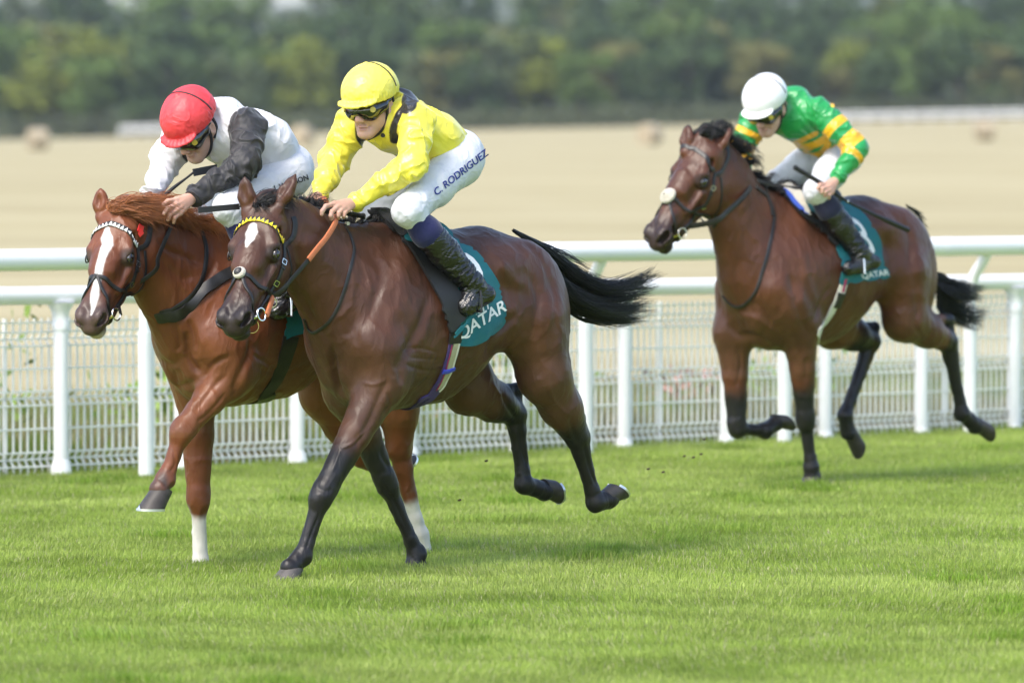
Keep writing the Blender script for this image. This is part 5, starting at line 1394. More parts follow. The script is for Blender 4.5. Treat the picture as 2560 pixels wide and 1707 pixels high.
# stirrups
def stirrup(hz, J, sd, par):
    a = J['an' + sd]; t = J['to' + sd]; h = J['he' + sd]; m = h * .35 + t * .65; s = 1 if sd == 'L' else -1
    sp = V3(0, 0, -1); g = MB()
    L_ = [m + V3(0, .055 * k, -.038) for k in (-1, 1)]; top = m + V3(-.01, 0, .10)
    g.tube(crom([L_[0], L_[0] * .4 + top * .6 + V3(0, -.02, 0), top, L_[1] * .4 + top * .6 + V3(0, .02, 0), L_[1]], 5), .0045, 8); g.tube([L_[0], L_[1]], .006, 8)
    o_ = g.build('stirrup', M_steel if hz is not H1 else M_leather, par)
for hz, J, par in ((H1, J1, SD1), (H2, J2, SD2), (H3, J3, SD3)):
    for sd in 'LR': stirrup(hz, J, sd, par)

# whips
def whip(fr, pts, label, flap=None, end=(0, 0)):
    r = empty('whip', fr, label, 'whip', "jockeys' whips")
    C = crom([p for p, _ in pts], 8); rad = np.interp(np.linspace(0, 1, len(C)), np.linspace(0, 1, len(pts)), [x for _, x in pts])
    g = MB(); g.tube(C, rad, 10); g.build('shaft', M_leather, r)
    return r
q = FR1.q
Wp = whip(FR1, [(q(cB(1068, 368), .02), .011), (q(cB(900, 338), .035), .0105), (q(cB(780, 322), .03), .0105), (q(cB(640, 305), 0), .0095), (q(cB(300, 300), -.08), .005), (q(cB(255, 305), -.10), .005)], 'black whip with ribbed handle in the hand of the yellow jockey')
h0, h1 = q(cB(1068, 368), .02), q(cB(640, 305), 0)
for i in range(26):
    t = i / 26; c = crom([q(cB(1068, 368), .02), q(cB(900, 338), .035), q(cB(780, 322), .03), q(cB(640, 305), 0)], 9)
    k = t * (len(c) - 1.01); j = int(k); p0 = c[j] + (k - j) * (c[j + 1] - c[j]); dd = unit(c[j + 1] - c[j]); g = MB(); g.tube([p0, p0 + dd * .006], .0122 if i else .0145, 10); g.build('grip_ring', M_rubber, Wp)
g = MB(); a_, b_ = q(cB(255, 305), -.10), q(cB(-10, 328), -.16); mid = (a_ + b_) / 2; ax = unit(b_ - a_); sp = unit(np.cross(ax, FR1.dir((0, 1, 0)))); dpt = np.cross(ax, sp)
g.box(mid, (np.linalg.norm(b_ - a_), .026, .014), [ax, sp, dpt]); fo = g.build('flap', M_leather, Wp)
q = FR2.q
Wq = whip(FR2, [(q(cC(160, 985), .02), .010), (q(cC(250, 910), .03), .008), (q(cC(330, 850), .04), .005), (q(cC(380, 810), .05), .0055)], 'black whip with flat padded end held upright by the white jockey')
g = MB(); a_, b_ = q(cC(375, 815), .05), q(cC(530, 785), .09); mid = (a_ + b_) / 2; ax = unit(b_ - a_); sp = unit(np.cross(ax, FR2.dir((0, 1, 0)))); dpt = np.cross(ax, sp)
g.box(mid, (np.linalg.norm(b_ - a_), .034, .012), [ax, sp, dpt]); g.build('flap', M_leather, Wq)
q = FR3.q
Wr = whip(FR3, [(q(cG(1165, 768), 0.310), .015), (q(cG(1180, 778), 0.315), .0135), (q(cG(1380, 900), 0.365), .0135), (q(cG(1530, 1005), 0.400), .008), (q(cG(1700, 1090), 0.430), .010), (q(cG(1820, 1145), 0.450), .015), (q(cG(1970, 1212), 0.470), .016)], 'long black whip held by the green jockey over the quarters of the bay')
ring('knob_ring', q(cG(1535, 1008), .40), unit(q(cG(1700, 1090), .43) - q(cG(1530, 1005), .40)), .008, .004, M_steel, Wr)

# ---------------------------------------------------------------- the place
def gz(x, y):
    t = np.clip((np.asarray(y, float) - 60) / 640, 0, 1.6)
    return t ** 1.5 * (1.57 + .0202 * np.clip(np.asarray(x, float), -70, 70)) * 1.0
def strip_mesh(name, xs, ys_, zf, mat_, **kw):
    X, Y = np.meshgrid(xs, ys_, indexing='ij'); Z = zf(X, Y)
    V = np.stack([X, Y, Z], -1).reshape(-1, 3); n, m = X.shape
    I = np.arange(n * m).reshape(n, m)
    Q = np.stack([I[:-1, :-1], I[1:, :-1], I[1:, 1:], I[:-1, 1:]], -1).reshape(-1, 4)
    return link(name, new_mesh(name, V, Q, mat_), **kw)

def ground_mat(name, cols, scales, stretch=(1, 1, 1), rough=.9, bump=0):
    m = bpy.data.materials.new(name); m.use_nodes = True; n = m.node_tree.nodes; l = m.node_tree.links; b = n['Principled BSDF']
    b.inputs['Roughness'].default_value = rough; b.inputs['Specular IOR Level'].default_value = .15
    tc = n.new('ShaderNodeTexCoord'); mp = n.new('ShaderNodeMapping'); mp.inputs['Scale'].default_value = stretch; l.new(tc.outputs['Object'], mp.inputs['Vector'])
    src = None
    for (c, (s, lo, hi)) in zip(cols[1:], scales):
        no = n.new('ShaderNodeTexNoise'); no.inputs['Scale'].default_value = s; no.inputs['Detail'].default_value = 6; no.inputs['Roughness'].default_value = .6; l.new(mp.outputs[0], no.inputs['Vector'])
        mr = n.new('ShaderNodeMapRange'); mr.inputs['From Min'].default_value = lo; mr.inputs['From Max'].default_value = hi; l.new(no.outputs['Fac'], mr.inputs['Value'])
        mx = n.new('ShaderNodeMix'); mx.data_type = 'RGBA'; l.new(mr.outputs[0], mx.inputs['Factor'])
        if src: l.new(src, mx.inputs[6])
        else: mx.inputs[6].default_value = (*cols[0], 1)
        mx.inputs[7].default_value = (*c, 1); src = mx.outputs[2]
    l.new(src, b.inputs['Base Color'])
    return m
M_field = ground_mat('straw_stubble', [(.350, .298, .160), (.41, .352, .205), (.275, .228, .112), (.39, .34, .205)], [(.05, .4, .6), (.16, .45, .62), (1.5, .4, .7)], (.22, 1, 1))
M_turf = ground_mat('turf_soil', [(.17, .24, .035), (.20, .28, .045), (.14, .20, .03)], [(.8, .4, .6), (4, .5, .7)])
M_verge = ground_mat('verge_ground', [(.30, .27, .15), (.12, .20, .03), (.36, .25, .19), (.08, .12, .02)], [(1.1, .45, .6), (1.6, .52, .62), (7, .5, .7)])
xs = np.concatenate([np.linspace(-2500, -120, 12), np.linspace(-100, 100, 41), np.linspace(120, 2500, 12)])
ys_ = np.concatenate([np.linspace(-40, 60, 6), np.linspace(80, 760, 35), np.linspace(800, 4400, 12)])
strip_mesh('field', xs, ys_, lambda X, Y: gz(X, Y) - .012 + np.clip(Y - 1100, 0, 9e9) * .0, M_field, kind='structure')

# running-rail and fence lines, measured from their feet
uR = unit((math.cos(math.radians(42.6)), math.sin(math.radians(42.6)), 0)); oR = V3(-2.088, 32.42, 0)
uS = unit((math.cos(math.radians(40.4)), math.sin(math.radians(40.4)), 0)); oS = V3(-2.59, 32.58, 0)
uM = unit((math.cos(math.radians(40.0)), math.sin(math.radians(40.0)), 0)); oM = V3(-2.87, 32.46, 0)
def on_line(o, u, px):
    r = (px - 1280) / FOC * 1.0; s = (r * o[1] - o[0]) / (u[0] - r * u[1]); return s
nM = V3(-uM[1], uM[0], 0)
a, b = oM - uM * 38 + nM * .05, oM + uM * 60 + nM * .05
me = new_mesh('turf', np.array([(-60, -30, 0), (80, -30, 0), (b[0], b[1], 0), (a[0], a[1], 0), (-60, a[1], 0)], float), [(0, 1, 2, 3, 4)], M_turf, smooth=False); link('turf', me, kind='structure')
a2, b2 = a + nM * 5.5, b + nM * 5.5
me = new_mesh('verge', np.array([(a[0], a[1], -.004), (b[0], b[1], -.004), (b2[0], b2[1], -.004), (a2[0], a2[1], -.004)], float), [(0, 1, 2, 3)], M_verge, smooth=False); link('verge', me, kind='structure')

# grass: several hundred thousand blades, thinning out with distance
def blades(n, yr, hgt, wd, cols, region, seed, lean=.5, hm=1.0):
    g = np.random.default_rng(seed)
    X, Y = region(g, n); n = len(X)
    P = np.stack([X, Y, np.zeros(n)], 1)
    big = fbm(P * 1.1, seed + 1, 3); med = fbm(P * V3(2.4, 4.5, 1), seed + 2, 3); sm = vnoise(P * 22, seed + 4)
    h = hgt * (.70 + .45 * med + .4 * sm) * (.7 + .6 * g.random(n))
    an = g.random(n) * 6.283; d = np.stack([np.cos(an), np.sin(an), np.zeros(n)], 1)
    ln = (lean * g.random(n) ** 1.2)[:, None]
    la = g.random(n) * 6.283; la = np.stack([np.cos(la), np.sin(la), np.zeros(n)], 1)
    comb = np.stack([fbm(P * 1.3, seed + 7) - .5, fbm(P * 1.3, seed + 8) - .5, np.zeros(n)], 1) * 1.3
    w = wd * (.7 + .6 * g.random(n))[:, None]
    tip = P + (la * ln + comb * lean) * h[:, None] + V3(0, 0, 1) * (h * hm)[:, None]
    mid = P + (la * ln + comb * lean) * (h * .35)[:, None] + V3(0, 0, 1) * (h * .6 * hm)[:, None]
    V = np.stack([P - d * w, P + d * w, mid + d * w * .7, mid - d * w * .7, tip], 1).reshape(-1, 3)
    b0 = np.arange(n)[:, None] * 5
    Q = b0 + np.array([[0, 1, 2, 3]])
    T = b0 + np.array([[3, 2, 4]])
    me = bpy.data.meshes.new('grass'); me.vertices.add(len(V)); me.vertices.foreach_set('co', V.astype(np.float32).ravel())
    li = np.concatenate([Q, T], 1).astype(np.int32).ravel(); me.loops.add(len(li)); me.loops.foreach_set('vertex_index', li)
    st = (np.arange(n)[:, None] * 7 + np.array([[0, 4]])).astype(np.int32).ravel()
    me.polygons.add(2 * n); me.polygons.foreach_set('loop_start', st); me.update(calc_edges=True)
    c0, c1, c2 = [V3(c) for c in cols[:3]]
    k = np.clip((big - .35) / .3, 0, 1)[:, None]; j = g.random(n)[:, None]; md = np.clip((med - .38) / .26, 0, 1)[:, None]
    c = c0 * (1 - k) + c1 * k; c = c * (.84 + .28 * md) * (.78 + .44 * j)
    dry = (g.random(n) < .045 + .05 * (big < .42))[:, None]; c = np.where(dry, c2 * (.8 + .4 * j), c)
    cc = np.ones((n, 5, 4), np.float32); cc[:, :, :3] = c[:, None]; 
    at_ = me.attributes.new('Col', 'FLOAT_COLOR', 'POINT'); at_.data.foreach_set('color', cc.ravel())
    return me
def grass_mat(name, transl=.35):
    m = bpy.data.materials.new(name); m.use_nodes = True; n = m.node_tree.nodes; l = m.node_tree.links; b = n['Principled BSDF']
    a = n.new('ShaderNodeAttribute'); a.attribute_name = 'Col'; l.new(a.outputs['Color'], b.inputs['Base Color'])
    b.inputs['Roughness'].default_value = .45; b.inputs['Specular IOR Level'].default_value = .35
    t = n.new('ShaderNodeBsdfTranslucent'); l.new(a.outputs['Color'], t.inputs['Color']); mx = n.new('ShaderNodeMixShader'); mx.inputs[0].default_value = transl
    l.new(b.outputs[0], mx.inputs[1]); l.new(t.outputs[0], mx.inputs[2]); l.new(mx.outputs[0], n['Material Output'].inputs['Surface'])
    return m
M_grass = grass_mat('grass_blades', .45)
def reg_turf(g, n):
    Y = 18.5 + (41 - 18.5) * g.random(n * 2) ** 1.25; X = (g.random(n * 2) * 2 - 1) * (Y * .092 + .9)
    P = np.stack([X, Y, 0 * X], 1) - oM; side = P @ nM; ok = side < .12
    return X[ok][:n], Y[ok][:n]
me = blades(560000, None, .024, .0021, [(.295, .385, .072), (.350, .430, .102), (.45, .43, .24)], reg_turf, 11, .85)
me.materials.append(M_grass)
link('grass', me, label='short green turf grass covering the racecourse', kind='stuff')
def reg_tuft(g, n):
    m = 46; cy = 20 + 16 * g.random(m); cx = (g.random(m) * 2 - 1) * cy * .09; k = g.integers(0, m, n)
    X = cx[k] + g.normal(0, .09, n); Y = cy[k] + g.normal(0, .07, n); P = np.stack([X, Y, 0 * X], 1) - oM; ok = P @ nM < 0
    return X[ok], Y[ok]
me = blades(16000, None, .042, .0025, [(.22, .34, .04), (.27, .38, .06), (.33, .36, .1)], reg_tuft, 23, .7)
me.materials.append(M_grass); link('grass_tufts', me, label='darker tufts of longer grass scattered over the turf', kind='stuff')
def reg_verge(g, n):
    s = -4 + 22 * g.random(n); d = .15 + 4.5 * g.random(n) ** 1.3
    P = oM + s[:, None] * uM + d[:, None] * nM; return P[:, 0], P[:, 1]
M_weed = grass_mat('verge_weeds', .4)
me = blades(60000, None, .20, .004, [(.30, .27, .13), (.17, .26, .035), (.42, .36, .22)], reg_verge, 31, .8)
me.materials.append(M_weed); link('verge_grass', me, label='rough dry and green grass growing behind the mesh fence', kind='stuff')
def reg_edge(g, n):
    s = -4 + 22 * g.random(n); d = g.normal(0, .05, n) + .02
    P = oM + s[:, None] * uM + d[:, None] * nM; return P[:, 0], P[:, 1]
me = blades(9000, None, .034, .003, [(.24, .33, .05), (.29, .37, .07), (.42, .40, .20)], reg_edge, 37, .6)
me.materials.append(M_grass); link('edge_grass', me, label='low fringe of grass along the foot of the mesh fence', kind='stuff')

# leafy weeds behind the fence
M_leafw = mat('weed_leaf', (.16, .25, .03), rough=.6, var=.4, vscale=30)
M_pink = mat('dry_dock_weed', (.34, .20, .16), rough=.9, var=.3, vscale=20)
def weed(px, d, h, r, mt, label, n=90):
    s = on_line(oM, uM, px); c = oM + uM * s + nM * d; g = np.random.default_rng(int(px)); V = []; F = []
    rt = bpy.data.objects.new('weed', None); COL.objects.link(rt); rt.location = Vector(c); rt['label'] = label; rt['category'] = 'weed'; rt['group'] = 'weeds behind the mesh fence'
    for i in range(n):
        p = V3(g.normal(0, r * .45), g.normal(0, r * .45), h * (.15 + .85 * g.random())); a_ = unit(g.normal(0, 1, 3)); b_ = unit(np.cross(a_, g.normal(0, 1, 3))); s_ = .035 + .035 * g.random()
        k = len(V); V += [p, p + a_ * s_ + b_ * s_ * .4, p + a_ * 2 * s_, p + a_ * s_ - b_ * s_ * .4]; F.append((k, k + 1, k + 2, k + 3))
    o = link('leaves', new_mesh('leaves', np.array(V), F, mt, smooth=False), rt)
    st = MB()
    for i in range(7): e = V3(g.normal(0, r * .4), g.normal(0, r * .4), h * (.7 + .3 * g.random())); st.tube([V3(e[0] * .2, e[1] * .2, 0), e * V3(.7, .7, .6), e], .005, 5)
    st.build('stems', mt, rt); return rt
for px, d, h, r, mt, lb in ((470, 2.2, .95, .45, M_leafw, 'tall bright green weed behind the fence beside the chestnut'), (70, 1.0, .8, .18, M_pink, 'rusty brown dock weed at the far left behind the fence'), (40, 2.5, .6, .4, M_leafw, 'green weed low behind the far left of the fence'),
                        (760, 1.5, .45, .4, M_leafw, 'green weed behind the fence under the belly of the chestnut'), (1560, 1.4, .3, .35, M_pink, 'pinkish dry weed behind the fence below the black tail'), (1800, 2.0, .5, .4, M_leafw, 'green weed behind the fence in front of the rear bay'),
                        (2120, 1.6, .35, .4, M_pink, 'pinkish dry weed behind the fence under the rear bay'), (2440, 1.8, .55, .4, M_leafw, 'green weed behind the fence at the far right'), (1250, 1.5, .35, .35, M_pink, 'pinkish dry weed behind the fence between the hind legs')):
    weed(px, d, h, r, mt, lb)

# ---- running rails
M_rail = mat('white_plastic_rail', (.80, .80, .81), rough=.32, spec=.5, var=.03, vscale=3)
def rail_thing(name, label, o, u, z, r, posts, s0, s1, swan, fall=0.0):
    rt = bpy.data.objects.new(name, None); COL.objects.link(rt); rt.location = Vector(o); rt['label'] = label; rt['category'] = 'running rail'
    n_ = V3(u[1], -u[0], 0)                                    # towards the course
    g = MB(); off = n_ * (.16 if swan else 0)
    g.tube([off + u * s + V3(0, 0, z - fall * s) for s in np.linspace(s0, s1, 30)], r, 24); g.build('top_rail', M_rail, rt)
    proto = None
    for s in posts:
        if proto is None:
            g = MB(); pr = .043 if not swan else .045
            if swan:
                g.tube([(0, 0, -.15), (0, 0, z - .42)], pr, 20); g.tube(crom([V3(0, 0, z - .44), V3(0, 0, z - .30), n_ * .03 + V3(0, 0, z - .20), n_ * .10 + V3(0, 0, z - .11), n_ * .155 + V3(0, 0, z - .03)], 6), .036, 16)
            else:
                g.tube([(0, 0, -.15), (0, 0, z - .09)], pr, 20)
                g.tube([(0, 0, 0), (0, 0, .05), (0, 0, .09)], [.062, .058, .044], 20)
                g.tube([(0, 0, z - .20), (0, 0, z - .16), (0, 0, z - .15), (0, 0, z - .09), (0, 0, z - .04)], [.047, .052, .047, .052, .085], 20)
            me = None; po = g.build('post', M_rail, rt); proto = po
        else:
            po = proto.copy(); COL.objects.link(po); po.parent = rt
        po.location = Vector(u * s - V3(0, 0, fall * s))
    # joints in the tube
    for s in np.arange(s0 + .6, s1, 3.46):
        g = MB(); g.tube([off + u * s + V3(0, 0, z - fall * s), off + u * (s + .10) + V3(0, 0, z - fall * (s + .10))], r * 1.025, 24); g.build('sleeve', M_rail, rt)
    return rt
rail_thing('running_rail', 'thick white running rail on curved swan neck posts, nearest the horses', oR, uR, 1.250, .061, [1.725 * i for i in range(-4, 10)], -8, 16.5, True, .0045)
rail_thing('running_rail', 'thinner lower white rail on straight posts with round flanged feet', oS, uS, 1.030, .052, [.003 + .863 * i for i in range(-9, 20)], -8, 16.5, False, .0078)

# ---- welded mesh fence
M_wire = mat('white_mesh_wire', (.80, .80, .76), rough=.45)
def wire_panel_mesh(L=2.5, sp=.05, h=.90):
    prof = [(0, -.04), (0, .05), (.032, .09), (0, .13), (0, .40), (.032, .44), (0, .48), (0, .74), (.032, .78), (0, .82), (0, h)]
    V = []; F = []
    def bar(p, q_, w):
        ax = unit(q_ - p); a_ = unit(np.cross(ax, (0.01, 1, .02))); b_ = np.cross(ax, a_); k = len(V)
        for e in (p, q_):
            for s1_, s2_ in ((-1, -1), (1, -1), (1, 1), (-1, 1)): V.append(e + w * (s1_ * a_ + s2_ * b_))
        for i in range(4): F.append((k + i, k + (i + 1) % 4, k + 4 + (i + 1) % 4, k + 4 + i))
    for i in range(int(L / sp)):
        x = .025 + i * sp
        for (y0, z0), (y1, z1) in zip(prof, prof[1:]): bar(V3(x, y0, z0), V3(x, y1, z1), .0048)
    hz_ = [(-.006, z) for z in (.0, .05, .13, .265, .40, .48, .61, .74, .82, .875)] + [(.026, z) for z in (.09, .44, .78)]
    for y, z in hz_: bar(V3(0, y, z), V3(L - .01, y, z), .0052)
    return new_mesh('wire_panel', np.array(V), F, M_wire, smooth=False)
pm = wire_panel_mesh()
fr_ = bpy.data.objects.new('mesh_fence', None); COL.objects.link(fr_); fr_.location = Vector(oM); fr_.rotation_euler = (0, 0, math.atan2(uM[1], uM[0])); fr_['label'] = 'low white welded wire mesh fence behind the running rails'; fr_['category'] = 'fence'
g = MB(); g.tube([(0, 0, -.1), (0, 0, .90)], .012, 10)
fp = None
for i in range(-4, 8):
    o = link('wire_panel', pm, fr_, loc=(i * 2.5, 0, 0)); o['kind'] = 'stuff'
    if fp is None: fp = g.build('post', M_wire, fr_); o2 = fp
    else: o2 = fp.copy(); COL.objects.link(o2); o2.parent = fr_
    o2.location = (i * 2.5 - .005, .045, 0)

# ---- round bales
M_bale = mat('straw_bale', (.37, .31, .215), rough=.95, bump=.05, bscale=6, var=.2, vscale=4)
def bale(px, Y, rz, label):
    x = (px - 1280) / FOC * Y; z = float(gz(x, Y)); r = .68
    m = MB(); V = []; n = 36; st = [(-.62, .0), (-.62, .70), (-.60, .76), (-.3, .79), (0, .78), (.3, .79), (.60, .76), (.62, .70), (.62, .0)]
    g = np.random.default_rng(int(px))
    for s, rr in st:
        for j in range(n):
            an = 6.283 * j / n; q_ = rr * (1 + .02 * g.normal()); V.append((s + (.02 * g.normal()), q_ * math.cos(an), r + q_ * math.sin(an) * (1 if math.sin(an) > 0 else .96)))
    F = [(i * n + j, i * n + (j + 1) % n, (i + 1) * n + (j + 1) % n, (i + 1) * n + j) for i in range(len(st) - 1) for j in range(n)]
    m.add(V, F); o = m.build('straw_bale', M_bale); o.location = (x, Y, z); o.rotation_euler = (0, 0, rz)
    o['label'] = label; o['category'] = 'bale'; o['group'] = 'round bales in the stubble field'
bale(95, 400, .4, 'round straw bale at the far left edge of the field'); bale(755, 430, 1.1, 'round straw bale in the field between the red and yellow caps')
bale(1623, 400, .9, 'pale round straw bale above the head of the rear bay'); bale(2460, 420, .2, 'round straw bale at the far right of the field')

# ---- distant white rails
def far_rail(label, px0, px1, Y, n):
    x0, x1 = (px0 - 1280) / FOC * Y, (px1 - 1280) / FOC * Y; z0, z1 = float(gz(x0, Y)), float(gz(x1, Y))
    rt = bpy.data.objects.new('distant_rail', None); COL.objects.link(rt); rt.location = (x0, Y, z0); rt['label'] = label; rt['category'] = 'rail'
    e = V3(x1 - x0, 0, z1 - z0)
    for zz in (1.25, .8):
        g = MB(); g.tube([V3(0, 0, zz), e + V3(0, 0, zz)], .12, 8); g.build('rail_bar', M_rail, rt)
    p0 = None
    for i in range(n + 1):
        if p0 is None: g = MB(); g.tube([(0, 0, 0), (0, 0, 1.25)], .07, 8); p0 = g.build('post', M_rail, rt); o = p0
        else: o = p0.copy(); COL.objects.link(o); o.parent = rt
        o.location = Vector(e * i / n)
far_rail('distant white rail along the edge of the wood at the upper right', 2060, 2800, 660, 14)
far_rail('short piece of distant white rail behind the red cap', 300, 440, 660, 4)
M_hedge = mat('hedge_leaf', (.07, .085, .04), rough=.9, var=.4, vscale=2)

# ---- trees: leaf clumps through the crown, trunk and limbs
M_bark = mat('bark', (.11, .09, .07), rough=.95, var=.3, vscale=3)
def leaf_mat(name, c):
    m = bpy.data.materials.new(name); m.use_nodes = True; n = m.node_tree.nodes; l = m.node_tree.links; b = n['Principled BSDF']
    tc = n.new('ShaderNodeTexCoord'); no = n.new('ShaderNodeTexNoise'); no.inputs['Scale'].default_value = .35; no.inputs['Detail'].default_value = 4; l.new(tc.outputs['Object'], no.inputs['Vector'])
    mr = n.new('ShaderNodeMapRange'); mr.inputs['From Min'].default_value = .3; mr.inputs['From Max'].default_value = .7; mr.inputs['To Min'].default_value = .55; mr.inputs['To Max'].default_value = 1.5; l.new(no.outputs['Fac'], mr.inputs['Value'])
    vm = n.new('ShaderNodeVectorMath'); vm.operation = 'SCALE'; vm.inputs[0].default_value = c; l.new(mr.outputs[0], vm.inputs['Scale']); l.new(vm.outputs[0], b.inputs['Base Color'])
    b.inputs['Roughness'].default_value = .75; b.inputs['Specular IOR Level'].default_value = .2
    return m
LM = [leaf_mat('leaf_deep_green', (.050, .082, .026)), leaf_mat('leaf_yellow_green', (.16, .19, .030)), leaf_mat('leaf_grey_green', (.085, .115, .050)), leaf_mat('leaf_olive', (.125, .125, .040)), leaf_mat('leaf_mid_green', (.085, .135, .030))]
def tree_proto(kind, seed, lm, h, wdt):
    g = np.random.default_rng(seed); V = []; F = []
    blobs = []
    nb = 16 if kind != 'conifer' else 13
    for i in range(nb):
        if kind == 'conifer': t = i / (nb - 1); blobs.append((V3(g.normal(0, .2), g.normal(0, .2), h * (.12 + .84 * t)), wdt * .5 * (1.05 - t) + .3))
        else:
            an = g.random() * 6.283; rr = wdt * .36 * math.sqrt(g.random()); zz = h * (.25 + .62 * g.random()); blobs.append((V3(rr * math.cos(an), rr * math.sin(an), zz), wdt * (.17 + .12 * g.random()) * (1.1 - .3 * (zz / h))))
    for c, r in blobs:
        for k in range(int(75 + 20 * r)):
            d_ = unit(g.normal(0, 1, 3)); p = c + d_ * r * (.65 + .4 * g.random()) * V3(1, 1, .85); nn = unit(d_ + g.normal(0, .6, 3)); a_ = unit(np.cross(nn, g.normal(0, 1, 3))); b_ = np.cross(nn, a_); s_ = .22 + .25 * g.random()
            k0 = len(V); V += [p - a_ * s_, p - b_ * s_ * .6, p + a_ * s_, p + b_ * s_ * .6]; F.append((k0, k0 + 1, k0 + 2, k0 + 3))
    cm = new_mesh('crown', np.array(V), F, lm, smooth=False)
    t = MB(); t.tube([V3(0, 0, -.5), V3(.1, 0, h * .3), V3(0, .1, h * .75)], [.035 * h * .6, .02 * h, .006 * h], 8)
    for i in range(6):
        c, r = blobs[i]; z0 = min(c[2] * .6, h * .5); t.tube([V3(.05, 0, z0), c * V3(.6, .6, .9), c], [.009 * h, .006 * h, .003 * h], 5)
    tm = bpy.data.meshes.new('trunk'); tm.from_pydata(t.v, [], t.f); tm.materials.append(M_bark)
    return cm, tm
KINDS = [('deciduous', 0, 'dense dark green'), ('deciduous', 1, 'light yellow green'), ('deciduous', 2, 'dull grey green'), ('deciduous', 3, 'olive brown'), ('deciduous', 4, 'mid green'), ('conifer', 0, 'tall dark pointed')]
PR = []
for i, (k, c, nm_) in enumerate(KINDS):
    for v in range(2): PR.append((k, c, nm_, *tree_proto(k, 100 + i * 7 + v, LM[c], 12, 9 if k == 'deciduous' else 6)))
def put_tree(px, Y, ztop_px, ki, v, sc_w=1.0, base=None, label=None):
    x = (px - 1280) / FOC * Y; z = float(gz(x, Y)) if base is None else base
    top = CAM_H + (315 - ztop_px) / FOC * Y; h = max(top - z, 2)
    k, c, nm_, cm, tm = PR[ki * 2 + v]
    r = bpy.data.objects.new('tree' if k != 'conifer' else 'conifer_tree', None); COL.objects.link(r); r.location = (x, Y, z); r.scale = (h / 12 * sc_w, h / 12 * sc_w, h / 12); r.rotation_euler = (0, 0, rnd.random() * 6.28)
    o = link('crown', cm, r); o = link('trunk', tm, r)
    r['label'] = label; r['category'] = 'tree'; r['group'] = 'trees of the wood beyond the field'
def where(px):
    if px < 0: return 'beyond the left edge'
    for lim, nm_ in ((250, 'at the far left edge of the wood'), (520, 'above the red cap'), (800, 'between the red and yellow caps'), (1080, 'behind the yellow cap'), (1400, 'right of the yellow jockey'), (1700, 'in the middle of the wood behind the bale'), (1950, 'behind the white cap'), (2250, 'right of the white cap'), (2600, 'near the right edge of the wood')):
        if px < lim: return nm_
    return 'beyond the right edge'
# wooded rise the back rows stand on
def hillz(X, Y): return gz(X, 720) + np.clip((Y - 730) / 260, 0, 1) ** 1.1 * 13
M_wfloor = ground_mat('wood_floor', [(.05, .065, .025), (.07, .08, .03)], [(.1, .4, .6)])
strip_mesh('hillside', np.linspace(-260, 260, 30), np.linspace(722, 1150, 14), lambda X, Y: hillz(X, Y) + .05, M_wfloor, kind='structure')
# front row, hand placed after the photograph: pixel, top, kind, width
front = [(-60, 150, 4, 1.3), (60, 175, 2, 1.2), (150, 60, 1, 1.4), (240, 130, 4, 1.3), (330, 150, 0, 1.1), (415, 90, 0, 1.1), (500, 140, 4, 1.2), (585, 120, 2, 1.1), (670, 100, 4, 1.2), (760, 80, 1, 1.2), (845, 140, 0, 1.1),
         (930, 70, 0, 1.2), (1015, 120, 2, 1.1), (1100, 100, 3, 1.2), (1190, 130, 0, 1.2), (1280, 60, 2, 1.2), (1370, 70, 1, 1.2), (1455, 120, 4, 1.1), (1540, 80, 3, 1.1), (1625, 110, 0, 1.2), (1720, 60, 0, 1.4), (1810, 90, 0, 1.3),
         (1900, 80, 3, 1.2), (1990, 120, 0, 1.1), (2080, 155, 3, 1.2), (2130, 90, 1, 1.1), (2210, 120, 0, 1.3), (2310, 100, 4, 1.2), (2400, 60, 0, 1.4), (2490, 90, 3, 1.1), (2570, 60, 0, 1.3), (2660, 80, 2, 1.3), (-150, 100, 0, 1.3)]
adj = ['broad', 'rounded', 'leaning', 'bushy', 'full crowned', 'ragged', 'spreading', 'low', 'stout']
used = set()
def mklabel(ki, px, row):
    nm_ = KINDS[ki][2]; w_ = where(px); i = 0
    while True:
        lb = f"{adj[i % len(adj)]} {nm_} {row}-row tree {w_}"
        if lb not in used: used.add(lb); return lb
        i += 1
        if i > 30: return lb
for i, (px, tp, k, sw) in enumerate(front): put_tree(px, 725 + rnd.uniform(-8, 8), tp, k, i % 2, sw, label=mklabel(k, px, 'front'))
for i in range(34):
    px = -180 + i * 88 + rnd.uniform(-25, 25); Y = 790 + rnd.uniform(-20, 20); k = rnd.choice([0, 2, 4, 0, 3, 5, 1, 4]); tp = rnd.uniform(0, 75) - (25 if k == 5 else 0) + (20 if px < 800 else 0)
    x = (px - 1280) / FOC * Y; put_tree(px, Y, tp, k, i % 2, 1.2, base=float(hillz(x, Y)) - .5, label=mklabel(k, px, 'middle'))
for i in range(36):
    px = -190 + i * 83 + rnd.uniform(-20, 20); Y = 900 + rnd.uniform(-25, 25); k = rnd.choice([0, 5, 2, 4, 0, 5, 1, 2])
    tp = rnd.uniform(-70, -20) if px > 850 else rnd.uniform(-60, -20)
    if 225 < px < 320 or 590 < px < 760: tp = rnd.uniform(5, 18)
    x = (px - 1280) / FOC * Y; put_tree(px, Y, tp, k, i % 2, 1.25, base=float(hillz(x, Y)) - .5, label=mklabel(k, px, 'back'))
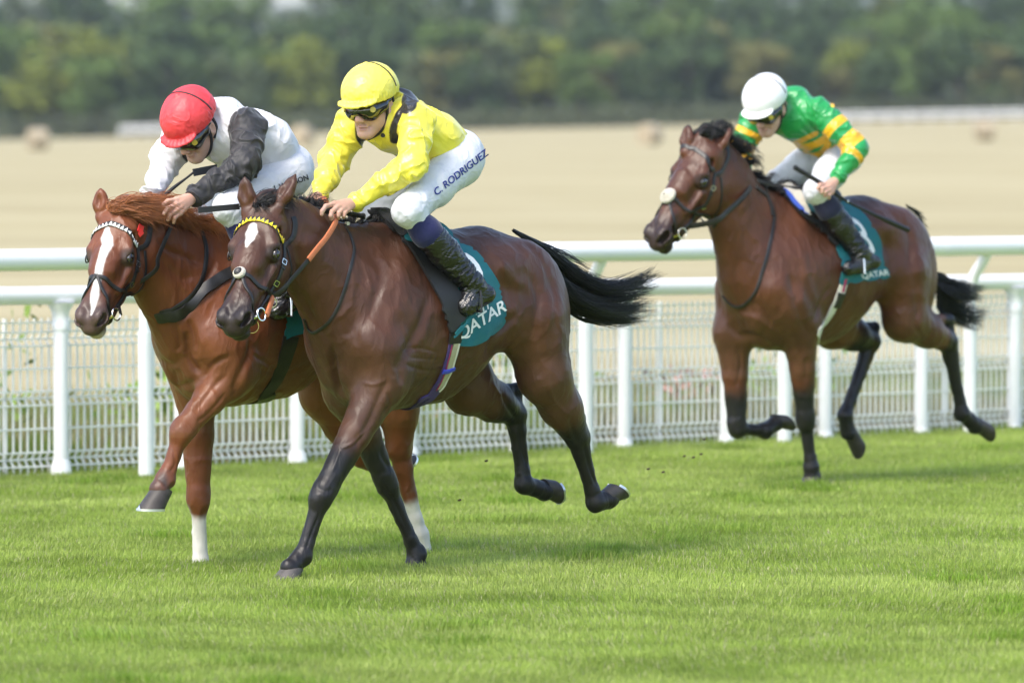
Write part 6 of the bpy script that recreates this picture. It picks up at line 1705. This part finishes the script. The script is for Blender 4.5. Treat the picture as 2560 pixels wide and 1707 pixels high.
# hedge-dark base of the wood
hv = []; hfc = []
g = np.random.default_rng(5)
for i in range(9000):
    x = -80 + 160 * g.random(); Y = 716 + g.normal(0, 2.5); p = V3(x, Y, float(gz(x, Y)) + 2.6 * g.random() ** 1.3); a_ = unit(g.normal(0, 1, 3)); b_ = unit(np.cross(a_, g.normal(0, 1, 3))); s_ = .3
    k = len(hv); hv += [p - a_ * s_, p - b_ * s_, p + a_ * s_, p + b_ * s_]; hfc.append((k, k + 1, k + 2, k + 3))
link('hedge', new_mesh('hedge', np.array(hv), hfc, M_hedge, smooth=False), label='long dark overgrown hedge along the foot of the wood', cat='hedge')
# far ridge
strip_mesh('hill', np.linspace(-1500, 1500, 60), np.linspace(2200, 4200, 14), lambda X, Y: 78 * np.sin(np.clip((Y - 2200) / 2000, 0, 1) * math.pi) ** .8 * (1 + .12 * np.sin(X / 170) + .08 * np.sin(X / 61 + 1)), M_wfloor, kind='structure')
# air
hz_m = bpy.data.materials.new('air'); hz_m.use_nodes = True; n = hz_m.node_tree.nodes; n.remove(n['Principled BSDF']); pv = n.new('ShaderNodeVolumePrincipled')
pv.inputs['Color'].default_value = (.80, .86, .95, 1); pv.inputs['Density'].default_value = .00011; pv.inputs['Anisotropy'].default_value = .2
hz_m.node_tree.links.new(pv.outputs[0], n['Material Output'].inputs['Volume'])
g = MB(); g.box((0, 2150, 48.5), (5200, 4700, 100)); o = g.build('haze', hz_m, smooth=False); o['kind'] = 'stuff'; o['label'] = 'thin pale haze over the far field, wood and hill'

# specks of turf thrown up behind the hooves
M_clod = mat('soil', (.05, .035, .02), rough=.95)
for i, (x_, y_, Y_) in enumerate([(1620, 1172, 28), (1657, 1180, 28), (1733, 1143, 29), (1710, 1140, 29), (1760, 1098, 29.5), (1752, 1135, 29.5), (1215, 1152, 27), (1148, 1250, 26.5)]):
    F = Field(.003); F.el((0, 0, 0), V3(.009, .006, .005), .004); F.el((.006, .003, .003), V3(.005, .004, .004), .004); v, q_ = F.mesh()
    o = link('turf_clod', new_mesh('turf_clod', v, q_, M_clod), None, 'tiny dark crumb of turf thrown up in the air behind the horses', 'turf clod', 'crumbs of turf in the air'); o.location = at(x_, y_, Y_)
